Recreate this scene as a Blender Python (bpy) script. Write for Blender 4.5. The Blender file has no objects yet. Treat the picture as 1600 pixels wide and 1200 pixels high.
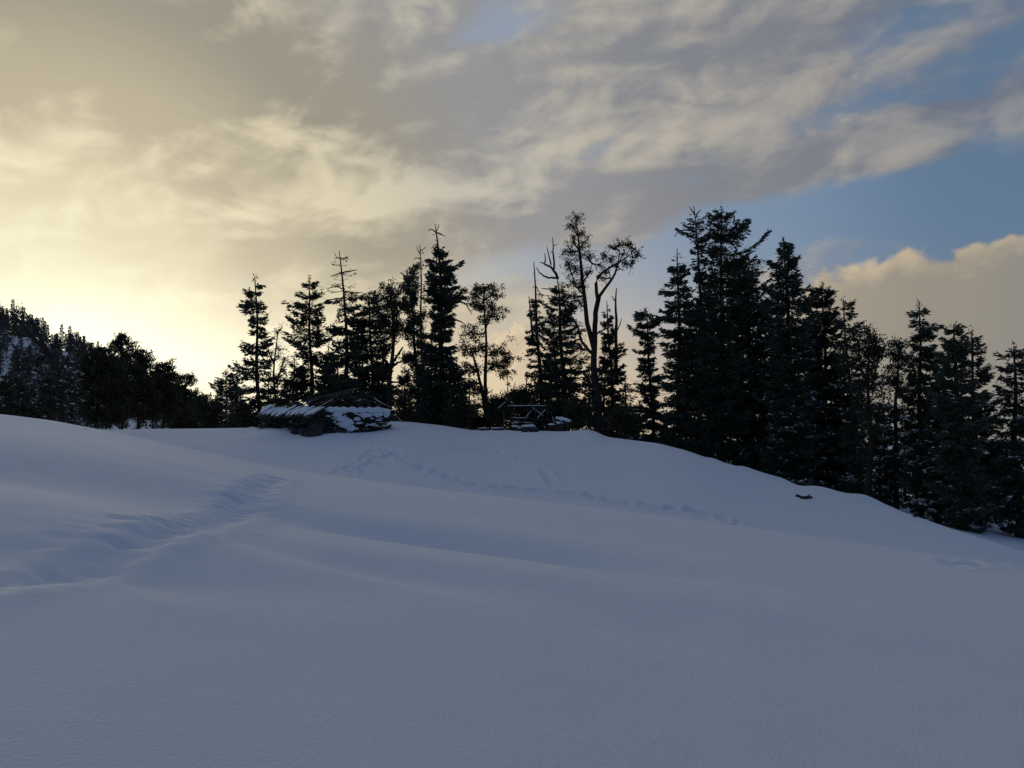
import bpy, bmesh, math
import numpy as np
from mathutils import Vector, Matrix

# ------------------------------------------------------------------ camera, sky, sun, exposure
SC = bpy.context.scene
COL = SC.collection
F, HZ, EYE = 1232.0, 650.0, 1.65           # focal length and horizon in pixels of the photograph, eye height
TH = math.atan((HZ - 600.0) / F)
cam_d = bpy.data.cameras.new("camera")
cam_d.sensor_width = 36.0
cam_d.lens = F / 1600.0 * 36.0
cam_d.clip_start, cam_d.clip_end = 0.1, 9000.0
cam = bpy.data.objects.new("camera", cam_d)
COL.objects.link(cam)
cam.location = (0, 0, EYE)
cam.rotation_euler = (math.pi / 2 + TH, 0, 0)
SC.camera = cam

SC.render.engine = 'CYCLES'
SC.cycles.use_denoising = True
SC.cycles.max_bounces = 6
SC.cycles.diffuse_bounces = 3
SC.view_settings.view_transform = 'Standard'
SC.view_settings.look = 'None'
SC.view_settings.exposure = 0.0
SC.view_settings.gamma = 1.0
SC.view_settings.use_curve_mapping = False

SUN_AZ, SUN_EL = math.atan((95 - 800) / F), math.radians(6.5)


def lin(c):
    return [((v / 255.0) / 12.92 if v / 255.0 <= 0.04045 else ((v / 255.0 + 0.055) / 1.055) ** 2.4) for v in c]


world = bpy.data.worlds.new("World")
SC.world = world
world.use_nodes = True
WT = world.node_tree
WT.nodes.clear()


class E:
    """a float socket with arithmetic"""
    def __init__(self, s): self.s = s
    def __add__(a, b): return mth('ADD', a, b)
    def __radd__(a, b): return mth('ADD', a, b)
    def __sub__(a, b): return mth('SUBTRACT', a, b)
    def __rsub__(a, b): return mth('SUBTRACT', b, a)
    def __mul__(a, b): return mth('MULTIPLY', a, b)
    def __rmul__(a, b): return mth('MULTIPLY', a, b)
    def __truediv__(a, b): return mth('DIVIDE', a, b)


def put(sock, v):
    if isinstance(v, E):
        WT.links.new(v.s, sock)
    elif hasattr(v, 'is_output'):
        WT.links.new(v, sock)
    else:
        sock.default_value = v


def mth(op, a, b=None):
    n = WT.nodes.new('ShaderNodeMath'); n.operation = op
    put(n.inputs[0], a)
    if b is not None: put(n.inputs[1], b)
    return E(n.outputs[0])


def smooth(x, a, b, lo=0.0, hi=1.0):
    n = WT.nodes.new('ShaderNodeMapRange'); n.interpolation_type = 'SMOOTHSTEP'
    put(n.inputs[0], x); put(n.inputs[1], a); put(n.inputs[2], b); put(n.inputs[3], lo); put(n.inputs[4], hi)
    return E(n.outputs[0])


def clamp01(x):
    n = WT.nodes.new('ShaderNodeClamp'); put(n.inputs[0], x); return E(n.outputs[0])


def comb(x, y, z=0.0):
    n = WT.nodes.new('ShaderNodeCombineXYZ'); put(n.inputs[0], x); put(n.inputs[1], y); put(n.inputs[2], z)
    return n.outputs[0]


def noise(vec, scale, detail=5.0, rough=0.55, dist=0.0):
    n = WT.nodes.new('ShaderNodeTexNoise'); WT.links.new(vec, n.inputs['Vector'])
    n.inputs['Scale'].default_value = scale; n.inputs['Detail'].default_value = detail
    n.inputs['Roughness'].default_value = rough; n.inputs['Distortion'].default_value = dist
    return E(n.outputs['Fac'])


def mixc(f, a, b, mode='MIX'):
    n = WT.nodes.new('ShaderNodeMix'); n.data_type = 'RGBA'; n.blend_type = mode; n.clamp_factor = True
    put(n.inputs[0], f)
    for i, v in ((6, a), (7, b)):
        if isinstance(v, (list, tuple)): n.inputs[i].default_value = (*v, 1.0)
        else: WT.links.new(v, n.inputs[i])
    return n.outputs[2]


def ramp(x, stops):
    n = WT.nodes.new('ShaderNodeValToRGB'); put(n.inputs[0], x)
    el = n.color_ramp.elements
    n.color_ramp.interpolation = 'EASE'
    while len(el) < len(stops): el.new(0.5)
    for e, (p, c) in zip(el, stops):
        e.position = p; e.color = (*c, 1.0)
    return n.outputs[0]


tc = WT.nodes.new('ShaderNodeTexCoord')
nrm = WT.nodes.new('ShaderNodeVectorMath'); nrm.operation = 'NORMALIZE'
WT.links.new(tc.outputs['Generated'], nrm.inputs[0])
sep = WT.nodes.new('ShaderNodeSeparateXYZ'); WT.links.new(nrm.outputs[0], sep.inputs[0])
dx, dy, dz = (E(sep.outputs[i]) for i in range(3))
AZ = mth('ARCTAN2', dx, dy)
EL = mth('ARCSINE', dz)
zc = mth('MAXIMUM', dz, 0.0)
sd = (math.sin(SUN_AZ) * math.cos(SUN_EL), math.cos(SUN_AZ) * math.cos(SUN_EL), math.sin(SUN_EL))
ANG = mth('ARCCOSINE', mth('MINIMUM', dx * sd[0] + dy * sd[1] + zc * sd[2], 0.99999))
TA = ANG * (1.0 / math.pi)


def azel(px, py):
    a = math.atan((px - 800) / F)
    return a, math.atan((HZ - py) / F * math.cos(a))


def gauss(px, py, sx, sy, rot=0.0):
    """soft blob of sky around a direction; sizes in pixels of the photograph, rot in degrees"""
    a0, e0 = azel(px, py)
    u, v = AZ - a0, EL - e0
    c, s = math.cos(math.radians(rot)), math.sin(math.radians(rot))
    p = (u * c + v * s) * (F / sx)
    q = (v * c - u * s) * (F / sy)
    return mth('EXPONENT', (p * p + q * q) * -0.5)


D = lambda deg: deg / 180.0
c_dark = ramp(TA, [(D(0), lin((250, 244, 204))), (D(7), lin((228, 216, 180))), (D(13), lin((192, 181, 155))), (D(21), lin((157, 150, 136))),
                   (D(32), lin((147, 147, 149))), (D(46), lin((128, 131, 138))), (D(60), lin((108, 116, 132))), (D(85), lin((84, 103, 132))),
                   (D(125), lin((66, 88, 121))), (D(180), lin((58, 80, 115)))])
c_lite = ramp(TA, [(D(0), lin((255, 254, 222))), (D(9), lin((246, 236, 200))), (D(17), lin((222, 210, 178))), (D(28), lin((196, 190, 174))),
                   (D(40), lin((184, 177, 164))), (D(52), lin((166, 161, 154))), (D(64), lin((142, 144, 148))), (D(85), lin((100, 119, 147))),
                   (D(125), lin((77, 100, 135))), (D(180), lin((67, 90, 127)))])

sky = WT.nodes.new('ShaderNodeTexSky')
sky.sky_type = 'NISHITA'
sky.sun_disc = False
sky.sun_elevation = SUN_EL
sky.sun_rotation = SUN_AZ
sky.altitude = 2800.0
sky.air_density = 1.0
sky.dust_density = 1.0
sky.ozone_density = 2.0
SKY_K = 0.10
clear_blue = ramp(TA, [(D(0), lin((250, 240, 205))), (D(22), lin((190, 188, 178))), (D(34), lin((152, 162, 176))), (D(46), lin((124, 144, 168))),
                       (D(60), lin((97, 121, 148))), (D(90), lin((56, 80, 114))), (D(180), lin((44, 64, 102)))])
nish = mixc(1.0, sky.outputs[0], (SKY_K, SKY_K, SKY_K), 'MULTIPLY')
clear = mixc(0.85, nish, clear_blue)

# high cloud sheet, streaks running away towards the glow
cx, cy = dx / (zc + 0.16), dy / (zc + 0.16)
A0 = math.radians(-74)
ss = cx * math.sin(A0) + cy * math.cos(A0)
tt = cx * math.cos(A0) - cy * math.sin(A0)
pvec = comb(ss * 0.50, tt, 3.1)
pvec2 = comb(ss * 0.66 + 4.0, tt * 1.0, 9.7)
n1 = noise(pvec, 1.15, 4.0, 0.5, 0.6)
n2 = noise(pvec2, 3.4, 6.0, 0.52, 0.25)
n3 = noise(comb(AZ * 1.0, EL * 2.2, 0.0), 7.0, 5.0, 0.55, 0.4)
qv = comb(AZ * 1.0 - EL * 0.35, EL * 1.75, 1.7)
n4 = noise(qv, 9.5, 6.0, 0.52, 0.35)
n4s = noise(comb(AZ * 1.0 - EL * 0.35 - 0.020, EL * 1.75 + 0.018, 1.7), 9.5, 4.0, 0.50, 0.35)
n5 = noise(comb(AZ * 1.0 - EL * 0.3, EL * 3.0, 5.3), 5.0, 5.0, 0.55, 0.3)
cov = (n1 - 0.5) * 0.8 + (n2 - 0.5) * 0.5 + (n4 - 0.5) * 1.15 + (n5 - 0.5) * 1.1
bias = smooth(AZ, math.radians(32), math.radians(-12), 0.30, 0.62)
bias = bias + smooth(AZ, math.radians(40), math.radians(70), 0.0, 0.35)
hole = (gauss(1480, 305, 230, 36, 6) * 1.1 + gauss(1180, 355, 150, 34, 8) * 0.5 + gauss(1300, 140, 140, 24, 14) * 0.5
        + gauss(1010, 185, 90, 18, 14) * 0.45 + gauss(1520, 25, 140, 40, 0) * 0.6 + gauss(815, 22, 80, 26, 10) * 0.72
        + gauss(640, 105, 60, 16, 8) * 0.4 + gauss(880, 255, 100, 14, 12) * 0.35 + gauss(740, 420, 90, 26, 8) * 0.7
        + gauss(1010, 460, 130, 55, 0) * 0.8 + gauss(1560, 200, 60, 20, 0) * 0.3)
fill = (gauss(1500, 195, 170, 30, 12) * 0.30 + gauss(1480, 85, 200, 26, 12) * 0.22 + gauss(1450, 70, 130, 22, 10) * 0.4 + gauss(1120, 200, 120, 20, 12) * 0.3 + gauss(1340, 228, 130, 20, 12) * 0.4
        + gauss(1000, 320, 230, 30, 7) * 0.5 + gauss(1130, 70, 200, 50, 8) * 0.45 + gauss(920, 195, 90, 22, 6) * 0.3)
m_sheet = smooth(cov + bias - hole * 0.72 + fill, -0.12, 0.42)
relief_l = (n4 - n4s) * 2.3
lit = smooth(relief_l + (n2 - 0.5) * 0.45 + (n4 - 0.5) * 1.2 + (n5 - 0.5) * 1.7 + gauss(920, 205, 95, 26, 5) * 0.7 + gauss(430, 205, 110, 26, -8) * 0.4
             + gauss(90, 150, 100, 34, -25) * 0.4 + gauss(540, 320, 100, 26, 5) * 0.35 + gauss(1380, 235, 110, 15, 12) * 0.4
             + gauss(1480, 75, 120, 16, 10) * 0.35 + gauss(1120, 205, 80, 14, 12) * 0.35 + gauss(640, 300, 110, 22, 6) * 0.35
             - gauss(620, 170, 200, 55, 0) * 0.5 - gauss(1000, 315, 200, 22, 8) * 0.45 - gauss(480, 385, 190, 28, 0) * 0.45
             - gauss(60, 10, 200, 90, 0) * 0.6 - gauss(300, 70, 200, 50, 0) * 0.3 - gauss(1050, 90, 200, 40, 8) * 0.4, -0.50, 0.80)
col_sheet = mixc(lit, c_dark, c_lite)
col = mixc(m_sheet, clear, col_sheet)

# warm band along the horizon, then the glow itself
warm = ramp(TA, [(D(0), lin((254, 248, 216))), (D(14), lin((250, 236, 200))), (D(24), lin((236, 215, 178))), (D(36), lin((220, 196, 162))),
                 (D(50), lin((178, 168, 156))), (D(75), lin((130, 138, 156))), (D(180), lin((92, 108, 140)))])
band = mth('EXPONENT', EL * EL * (-0.5 / math.radians(5.6) ** 2))
band = mth('MAXIMUM', band, smooth(EL, 0.0, -0.01))
band = band * smooth(ANG, math.radians(66), math.radians(28), 0.35, 0.9)
col = mixc(band, col, warm)

# cumulus bank low on the right, and a small puff left of it
u = comb(AZ * 1.0, EL * 1.25, 0.0)
pn = noise(u, 9.0, 5.0, 0.55, 0.3)


def billow(vec, scale):
    n = WT.nodes.new('ShaderNodeTexVoronoi'); n.voronoi_dimensions = '2D'; n.feature = 'SMOOTH_F1'
    n.inputs['Scale'].default_value = scale; n.inputs['Smoothness'].default_value = 0.35
    n.inputs['Detail'].default_value = 2.0; n.inputs['Roughness'].default_value = 0.5
    wv = WT.nodes.new('ShaderNodeVectorMath'); wv.operation = 'ADD'
    WT.links.new(vec, wv.inputs[0]); put(wv.inputs[1], comb(pn * 0.05, pn * 0.04))
    WT.links.new(wv.outputs[0], n.inputs['Vector'])
    return 0.5 - E(n.outputs['Distance'])


bl = billow(u, 15.0)
bl2 = billow(u, 34.0)
pn2 = noise(u, 26.0, 4.0, 0.6, 0.2)


def bank(pts):
    """elevation of a cloud top as a smooth sum of steps along the azimuth"""
    e = azel(*pts[0])[1]
    out = None
    prev = None
    for px, py in pts:
        a, el_ = azel(px, py)
        if prev is None:
            out = smooth(AZ, a - 0.02, a, -0.25, el_)
        else:
            out = out + smooth(AZ, prev[0], a, 0.0, el_ - prev[1])
        prev = (a, el_)
    return out


top = bank([(1225, 452), (1262, 430), (1300, 412), (1375, 414), (1405, 385), (1470, 380), (1535, 376), (1600, 345), (1800, 320), (2300, 420), (4200, 560)])
edge = top + 0.004 + (pn - 0.5) * 0.022 + bl * 0.030 + bl2 * 0.014 + (pn2 - 0.5) * 0.010 - EL
m_bank = smooth(edge, -0.003, 0.012) * smooth(AZ, math.radians(128), math.radians(95))
rim = smooth(edge - bl * 0.05 - bl2 * 0.03 + (pn2 - 0.5) * 0.03 + (pn - 0.5) * 0.03, 0.050, -0.01)
bank_body = ramp(TA, [(D(0), lin((196, 182, 156))), (D(46), lin((172, 160, 142))), (D(58), lin((150, 144, 132))), (D(66), lin((138, 135, 131))), (D(100), lin((98, 108, 132))), (D(180), lin((72, 88, 120)))])
bank_rim = ramp(TA, [(D(0), lin((240, 220, 180))), (D(46), lin((208, 190, 158))), (D(60), lin((192, 176, 150))), (D(75), lin((170, 160, 148))), (D(110), lin((110, 120, 140))), (D(180), lin((80, 95, 125)))])
col = mixc(m_bank, col, mixc(rim, bank_body, bank_rim))
puff_edge = gauss(805, 540, 34, 34) * 0.9 + gauss(770, 560, 34, 22) * 0.6 + bl * 0.5 + bl2 * 0.4 + (pn - 0.5) * 0.4
m_puff = smooth(puff_edge, 0.45, 0.7) * 0.75
col = mixc(m_puff, col, mixc(smooth(puff_edge, 0.5, 1.0), lin((236, 212, 172)), lin((205, 186, 156))))

glow = gauss(110, 565, 230, 56) * 0.6 + gauss(60, 520, 300, 80) * 0.10
addg = mixc(1.0, mixc(clamp01(glow), (0, 0, 0), (0.70, 0.66, 0.54)), col, 'ADD')
out_col = mixc(1.0, addg, (10.0, 10.0, 10.0), 'MULTIPLY')
bg = WT.nodes.new('ShaderNodeBackground')
WT.links.new(out_col, bg.inputs[0])
bg.inputs[1].default_value = 0.1
wo = WT.nodes.new('ShaderNodeOutputWorld')
WT.links.new(bg.outputs[0], wo.inputs[0])
world.cycles.sampling_method = 'MANUAL'
world.cycles.sample_map_resolution = 1024

sun_d = bpy.data.lights.new("sun", 'SUN')
sun_d.energy = 0.32
sun_d.angle = math.radians(14)
sun_d.color = (1.0, 0.84, 0.62)
sun = bpy.data.objects.new("sun", sun_d)
COL.objects.link(sun)
sun.rotation_euler = Vector(sd).to_track_quat('Z', 'Y').to_euler()

# ------------------------------------------------------------------ helpers


def tag(o, label=None, cat=None, group=None, kind=None):
    if label: o['label'] = label
    if cat: o['category'] = cat
    if group: o['group'] = group
    if kind: o['kind'] = kind
    return o


def empty(name, loc, rz=0.0):
    o = bpy.data.objects.new(name, None)
    o.empty_display_size = 0.3
    o.location = loc
    o.rotation_euler = (0, 0, rz)
    COL.objects.link(o)
    return o


def link(name, me, parent=None):
    o = bpy.data.objects.new(name, me)
    COL.objects.link(o)
    if parent: o.parent = parent
    return o


class Acc:
    """collects vertex and face arrays, builds ONE mesh"""
    def __init__(self):
        self.v, self.q, self.t, self.n = [], [], [], 0

    def add(self, v, q=None, t=None):
        v = np.asarray(v, float).reshape(-1, 3)
        if q is not None and len(q): self.q.append(np.asarray(q, np.int64).reshape(-1, 4) + self.n)
        if t is not None and len(t): self.t.append(np.asarray(t, np.int64).reshape(-1, 3) + self.n)
        self.v.append(v)
        self.n += len(v)

    def mesh(self, name, mat, smooth_=True, origin=(0, 0, 0)):
        me = bpy.data.meshes.new(name)
        v = np.concatenate(self.v) - np.asarray(origin, float)
        q = np.concatenate(self.q) if self.q else np.zeros((0, 4), np.int64)
        t = np.concatenate(self.t) if self.t else np.zeros((0, 3), np.int64)
        me.vertices.add(len(v)); me.vertices.foreach_set('co', v.astype(np.float32).ravel())
        nl = q.size + t.size
        me.loops.add(nl); me.loops.foreach_set('vertex_index', np.concatenate([q.ravel(), t.ravel()]).astype(np.int32))
        npoly = len(q) + len(t)
        me.polygons.add(npoly)
        st = np.concatenate([np.arange(len(q)) * 4, q.size + np.arange(len(t)) * 3]).astype(np.int32)
        me.polygons.foreach_set('loop_start', st)
        if smooth_: me.polygons.foreach_set('use_smooth', np.ones(npoly, bool))
        me.update(calc_edges=True)
        me.materials.append(mat)
        return me

    def obj(self, name, mat, parent=None, smooth_=True, origin=(0, 0, 0)):
        return link(name, self.mesh(name, mat, smooth_, origin), parent)


def tubes(acc, pts, rad, sides=5, cap=True):
    """pts (N,K,3), rad (N,K): N tubes in one go"""
    pts = np.asarray(pts, float); rad = np.asarray(rad, float)
    N, K, _ = pts.shape
    if N == 0: return
    tan = np.gradient(pts, axis=1)
    tan /= np.linalg.norm(tan, axis=2, keepdims=True) + 1e-9
    ref = np.where(np.abs(tan[..., 2:3]) > 0.8, np.array([1.0, 0, 0]), np.array([0, 0, 1.0]))
    a = np.cross(tan, ref); a /= np.linalg.norm(a, axis=2, keepdims=True) + 1e-9
    b = np.cross(tan, a)
    th = np.arange(sides) * 2 * np.pi / sides
    v = pts[:, :, None, :] + rad[:, :, None, None] * (a[:, :, None, :] * np.cos(th)[:, None] + b[:, :, None, :] * np.sin(th)[:, None])
    idx = np.arange(N * K * sides).reshape(N, K, sides)
    nx = np.roll(idx, -1, axis=2)
    q = np.stack([idx[:, :-1], nx[:, :-1], nx[:, 1:], idx[:, 1:]], -1).reshape(-1, 4)
    t = []
    if cap:
        for k, rev in ((0, False), (K - 1, True)):
            for s in range(1, sides - 1):
                tri = np.stack([idx[:, k, 0], idx[:, k, s], idx[:, k, s + 1]], -1)
                t.append(tri[:, ::-1] if rev else tri)
        t = np.concatenate(t)
    acc.add(v.reshape(-1, 3), q, t)


def resample(pl, n):
    pl = np.asarray(pl, float)
    d = np.concatenate([[0], np.cumsum(np.linalg.norm(np.diff(pl[:, :3], axis=0), axis=1))])
    s = np.linspace(0, d[-1], n)
    # smooth (Catmull-like) by interpolating then relaxing
    out = np.stack([np.interp(s, d, pl[:, i]) for i in range(pl.shape[1])], -1)
    for _ in range(2):
        out[1:-1] = (out[:-2] + 2 * out[1:-1] + out[2:]) / 4
    return out


def leaves(acc, base, dirs, length, width, rng):
    """diamond shaped faces starting at base and running along dirs"""
    n = len(base)
    dirs = dirs / (np.linalg.norm(dirs, axis=1, keepdims=True) + 1e-9)
    r = rng.normal(size=(n, 3))
    side = np.cross(dirs, r); side /= np.linalg.norm(side, axis=1, keepdims=True) + 1e-9
    L = np.asarray(length).reshape(-1, 1) * np.ones((n, 1)); W = np.asarray(width).reshape(-1, 1) * np.ones((n, 1))
    m = base + dirs * L * 0.5
    v = np.stack([base, m + side * W * 0.5, base + dirs * L, m - side * W * 0.5], 1)
    acc.add(v.reshape(-1, 3), np.arange(n * 4).reshape(n, 4))


def pats(acc, c, size, rng, up=0.35):
    """small lumps of snow: five-sided shallow domes"""
    n = len(c)
    k = 5
    th = np.arange(k) * 2 * np.pi / k
    rr = size[:, None] * rng.uniform(0.6, 1.25, (n, k))
    rot = rng.uniform(0, 6.28, n)[:, None]
    x = np.cos(th + rot) * rr; y = np.sin(th + rot) * rr * rng.uniform(0.5, 1, n)[:, None]
    z = rng.normal(0, 0.12, (n, k)) * size[:, None] - size[:, None] * 0.2
    ring = c[:, None, :] + np.stack([x, y, z], -1)
    topv = c + np.stack([np.zeros(n), np.zeros(n), size * up], -1)
    v = np.concatenate([ring, topv[:, None, :]], 1)
    b = np.arange(n)[:, None] * (k + 1)
    t = np.concatenate([np.stack([b[:, 0] + i, b[:, 0] + (i + 1) % k, b[:, 0] + k], -1) for i in range(k)])
    acc.add(v.reshape(-1, 3), None, t)


def P(px, py, Y):
    """world point seen at a pixel of the photograph at forward distance Y"""
    xc, yc = (px - 800.0) / F, (600.0 - py) / F
    dyy = math.cos(TH) - yc * math.sin(TH)
    dzz = math.sin(TH) + yc * math.cos(TH)
    k = Y / dyy
    return np.array([xc * k, Y, EYE + dzz * k])


# ------------------------------------------------------------------ materials


def mat(name, rough=0.8):
    m = bpy.data.materials.new(name); m.use_nodes = True
    nt = m.node_tree
    return m, nt, nt.nodes['Principled BSDF']


def mottled(name, c1, c2, scale=3.0, rough=0.85, bump=0.0, bscale=20.0, stretch=None):
    m, nt, bs = mat(name)
    bs.inputs['Roughness'].default_value = rough
    bs.inputs['Specular IOR Level'].default_value = 0.25
    tcn = nt.nodes.new('ShaderNodeTexCoord')
    src = tcn.outputs['Object']
    if stretch:
        mp = nt.nodes.new('ShaderNodeMapping'); mp.inputs['Scale'].default_value = stretch
        nt.links.new(src, mp.inputs[0]); src = mp.outputs[0]
    nz = nt.nodes.new('ShaderNodeTexNoise'); nz.inputs['Scale'].default_value = scale; nz.inputs['Detail'].default_value = 4
    nt.links.new(src, nz.inputs['Vector'])
    oi = nt.nodes.new('ShaderNodeObjectInfo')
    ad = nt.nodes.new('ShaderNodeMath'); ad.operation = 'MULTIPLY_ADD'
    nt.links.new(oi.outputs['Random'], ad.inputs[0]); ad.inputs[1].default_value = 0.35
    nt.links.new(nz.outputs['Fac'], ad.inputs[2])
    cr = nt.nodes.new('ShaderNodeValToRGB')
    cr.color_ramp.elements[0].position = 0.35; cr.color_ramp.elements[0].color = (*c1, 1)
    cr.color_ramp.elements[1].position = 0.95; cr.color_ramp.elements[1].color = (*c2, 1)
    nt.links.new(ad.outputs[0], cr.inputs[0]); nt.links.new(cr.outputs[0], bs.inputs['Base Color'])
    if bump:
        nb = nt.nodes.new('ShaderNodeTexNoise'); nb.inputs['Scale'].default_value = bscale; nb.inputs['Detail'].default_value = 5
        nt.links.new(src, nb.inputs['Vector'])
        bp = nt.nodes.new('ShaderNodeBump'); bp.inputs['Strength'].default_value = bump; bp.inputs['Distance'].default_value = 0.05
        nt.links.new(nb.outputs['Fac'], bp.inputs['Height']); nt.links.new(bp.outputs[0], bs.inputs['Normal'])
    return m


M = {}
M['needle'] = mottled('fir_needles', (0.036, 0.050, 0.036), (0.078, 0.092, 0.060), 1.2, 0.7)
M['leaf'] = mottled('oak_leaves', (0.034, 0.036, 0.020), (0.070, 0.062, 0.032), 1.5, 0.6)
M['bark'] = mottled('bark', (0.018, 0.015, 0.012), (0.045, 0.037, 0.030), 4.0, 0.9, 0.6, 14.0, (1, 1, 0.25))
M['dead'] = mottled('dead_wood', (0.03, 0.026, 0.022), (0.075, 0.065, 0.055), 4.0, 0.9, 0.4, 14.0)
M['pole'] = mottled('weathered_poles', (0.030, 0.025, 0.020), (0.085, 0.072, 0.058), 5.0, 0.85, 0.4, 25.0)
M['stone'] = mottled('dark_stone', (0.020, 0.020, 0.019), (0.065, 0.064, 0.060), 3.0, 0.85, 0.7, 9.0)


M['frost_haze'] = mottled('frost_haze_foliage', (0.07, 0.068, 0.064), (0.17, 0.165, 0.160), 0.8, 0.8)  # far foliage: frost, plus the veil of distant haze put into the colour


def snow_mat(name, bump=0.25, fine=True):
    m, nt, bs = mat(name)
    bs.inputs['Base Color'].default_value = (0.84, 0.86, 0.90, 1)
    bs.inputs['Roughness'].default_value = 0.75
    bs.inputs['Specular IOR Level'].default_value = 0.2
    tcn = nt.nodes.new('ShaderNodeTexCoord')
    a = nt.nodes.new('ShaderNodeTexNoise'); a.inputs['Scale'].default_value = 2.2; a.inputs['Detail'].default_value = 6; a.inputs['Roughness'].default_value = 0.6
    b = nt.nodes.new('ShaderNodeTexNoise'); b.inputs['Scale'].default_value = 46.0; b.inputs['Detail'].default_value = 4; b.inputs['Roughness'].default_value = 0.65
    for n in (a, b): nt.links.new(tcn.outputs['Object'], n.inputs['Vector'])
    b1 = nt.nodes.new('ShaderNodeBump'); b1.inputs['Strength'].default_value = bump; b1.inputs['Distance'].default_value = 0.06
    nt.links.new(a.outputs['Fac'], b1.inputs['Height'])
    b2 = nt.nodes.new('ShaderNodeBump'); b2.inputs['Strength'].default_value = bump * 2.4; b2.inputs['Distance'].default_value = 0.016
    nt.links.new(b.outputs['Fac'], b2.inputs['Height']); nt.links.new(b1.outputs[0], b2.inputs['Normal'])
    nt.links.new(b2.outputs[0], bs.inputs['Normal'])
    cr = nt.nodes.new('ShaderNodeValToRGB')
    cr.color_ramp.elements[0].color = (0.80, 0.83, 0.88, 1); cr.color_ramp.elements[1].color = (0.88, 0.89, 0.91, 1)
    nt.links.new(a.outputs['Fac'], cr.inputs[0]); nt.links.new(cr.outputs[0], bs.inputs['Base Color'])
    return m


M['snow'] = snow_mat('snow_field')
M['snowlump'] = snow_mat('settled_snow', 0.15)

# ------------------------------------------------------------------ ground (one sheet, polar grid round the viewer)


def px_az(px): return math.degrees(math.atan((px - 800) / F))


TAB = np.arange(-180, 180.01, 0.1)


def blur(y, s):
    k = np.arange(-int(4 * s / 0.1) - 1, int(4 * s / 0.1) + 2) * 0.1
    g = np.exp(-0.5 * (k / s) ** 2); g /= g.sum()
    n = len(k) // 2
    yp = np.concatenate([y[-n - 1:-1], y, y[1:n + 1]])
    return np.convolve(yp, g, 'valid')


def table(pts, back, s=0.8):
    """pts: (px, value) in view; back: value behind the viewer"""
    a = [px_az(p) for p, _ in pts]; v = [q for _, q in pts]
    a = [-180, -110] + a + [110, 180]; v = [back, back] + v + [back, back]
    return blur(np.interp(TAB, a, v), s)


CA = np.cos(np.radians(np.clip(TAB, -60, 60)))


def ztab(rtab, pts, back, s):
    """height of a crest line given its picture row and its distance"""
    a = [px_az(p) for p, _ in pts]; v = [q for _, q in pts]
    y = blur(np.interp(TAB, a, v), s)
    Yd = rtab * CA
    z = EYE + (HZ - y) / F * Yd
    w = np.clip((np.abs(TAB) - 48) / 50, 0, 1); w = w * w * (3 - 2 * w)
    return blur(z * (1 - w) + back * w, 0.15)


def rtab(pts, back):
    a = [(p, q / math.cos(math.radians(px_az(p)))) for p, q in pts]
    return table(a, back, 2.0)


R1 = rtab([(-500, 20), (0, 22), (440, 20), (800, 19), (1200, 18), (1600, 16), (2000, 15)], 24)
Z1 = ztab(R1, [(-900, 640), (-300, 640), (0, 649), (60, 656), (130, 669), (200, 682), (300, 703), (440, 734), (530, 744), (700, 766), (950, 797), (1150, 821), (1400, 857), (1600, 888), (2000, 950), (2600, 990)], 0.4, 1.2)
R2 = rtab([(-400, 52), (130, 50), (400, 50), (500, 51), (610, 51), (700, 51), (750, 50), (900, 48), (1000, 45), (1100, 42), (1200, 40), (1400, 36), (1600, 32), (2100, 30)], 50)
Z2 = ztab(R2, [(-900, 672), (130, 672), (200, 671), (300, 669), (400, 668), (450, 670), (500, 669), (560, 664), (610, 658), (640, 659), (690, 664), (740, 672), (800, 671.5), (880, 673.5), (898, 672), (915, 669.5), (930, 673), (947, 683), (1000, 689), (1030, 692), (1070, 702), (1110, 716), (1200, 746), (1300, 771), (1345, 783), (1400, 797), (1500, 831), (1600, 862), (1700, 895), (2000, 960)], 0.0, 0.28)
Z2D = Z2.copy()
Z2 = blur(Z2, 1.6)
Z2D = Z2D - Z2
SL1 = (Z1 - EYE) / R1
SL2 = (Z2 - EYE) / R2
# beyond the far crest: drop in metres at +6, +25, then valley floor, hill on the left
D1 = table([(-400, 1.0), (300, 0.9), (900, 0.9), (1100, 1.2), (1350, 1.2), (1450, 1.0), (1600, 0.9), (2000, 0.9)], 1.5, 1.5)
D2 = table([(-400, 6.0), (300, 5.0), (900, 5.0), (1100, 5.0), (1300, 3.0), (1450, 1.9), (1600, 1.4), (2000, 1.4)], 5, 2.0)
Z120 = table([(-400, -4), (0, -5), (250, -9), (400, -14), (900, -14), (1200, -13), (1400, -11), (1600, -11)], -14, 2.5)
hill_y = table([(-900, 440), (-400, 455), (-100, 488), (0, 515), (60, 530), (100, 545), (150, 568), (200, 590), (250, 614), (300, 640), (345, 672), (400, 720), (440, 780)], 900, 0.8)
ZH = np.maximum(EYE + (HZ - hill_y) / F * 290 * CA, -42)
ZH = blur(ZH, 1.0)
ZM = Z120 * 0.45 + ZH * 0.55 - 3
KR = np.stack([0 * R1, R1, R2, R2 + 6, R2 + 25, 0 * R1 + 130, 0 * R1 + 215, 0 * R1 + 290, 0 * R1 + 420, 0 * R1 + 900, 0 * R1 + 3200], 1)
KZ = np.stack([0 * R1, Z1, Z2, Z2 - D1, Z2 - D2, Z120, ZM, ZH, np.minimum(ZH - 25, -48), 0 * R1 - 85, 0 * R1 - 95], 1)
KS = np.zeros_like(KR)
dl = np.diff(KZ, axis=1) / np.diff(KR, axis=1)
KS[:, 1:-1] = np.where(dl[:, :-1] * dl[:, 1:] > 0, 2 * dl[:, :-1] * dl[:, 1:] / (dl[:, :-1] + dl[:, 1:] + 1e-12), 0)
KS[:, 0] = 2 * dl[:, 0] - SL1
SL1B = SL1 - 0.32
SL2B = SL2 - 0.03


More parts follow.
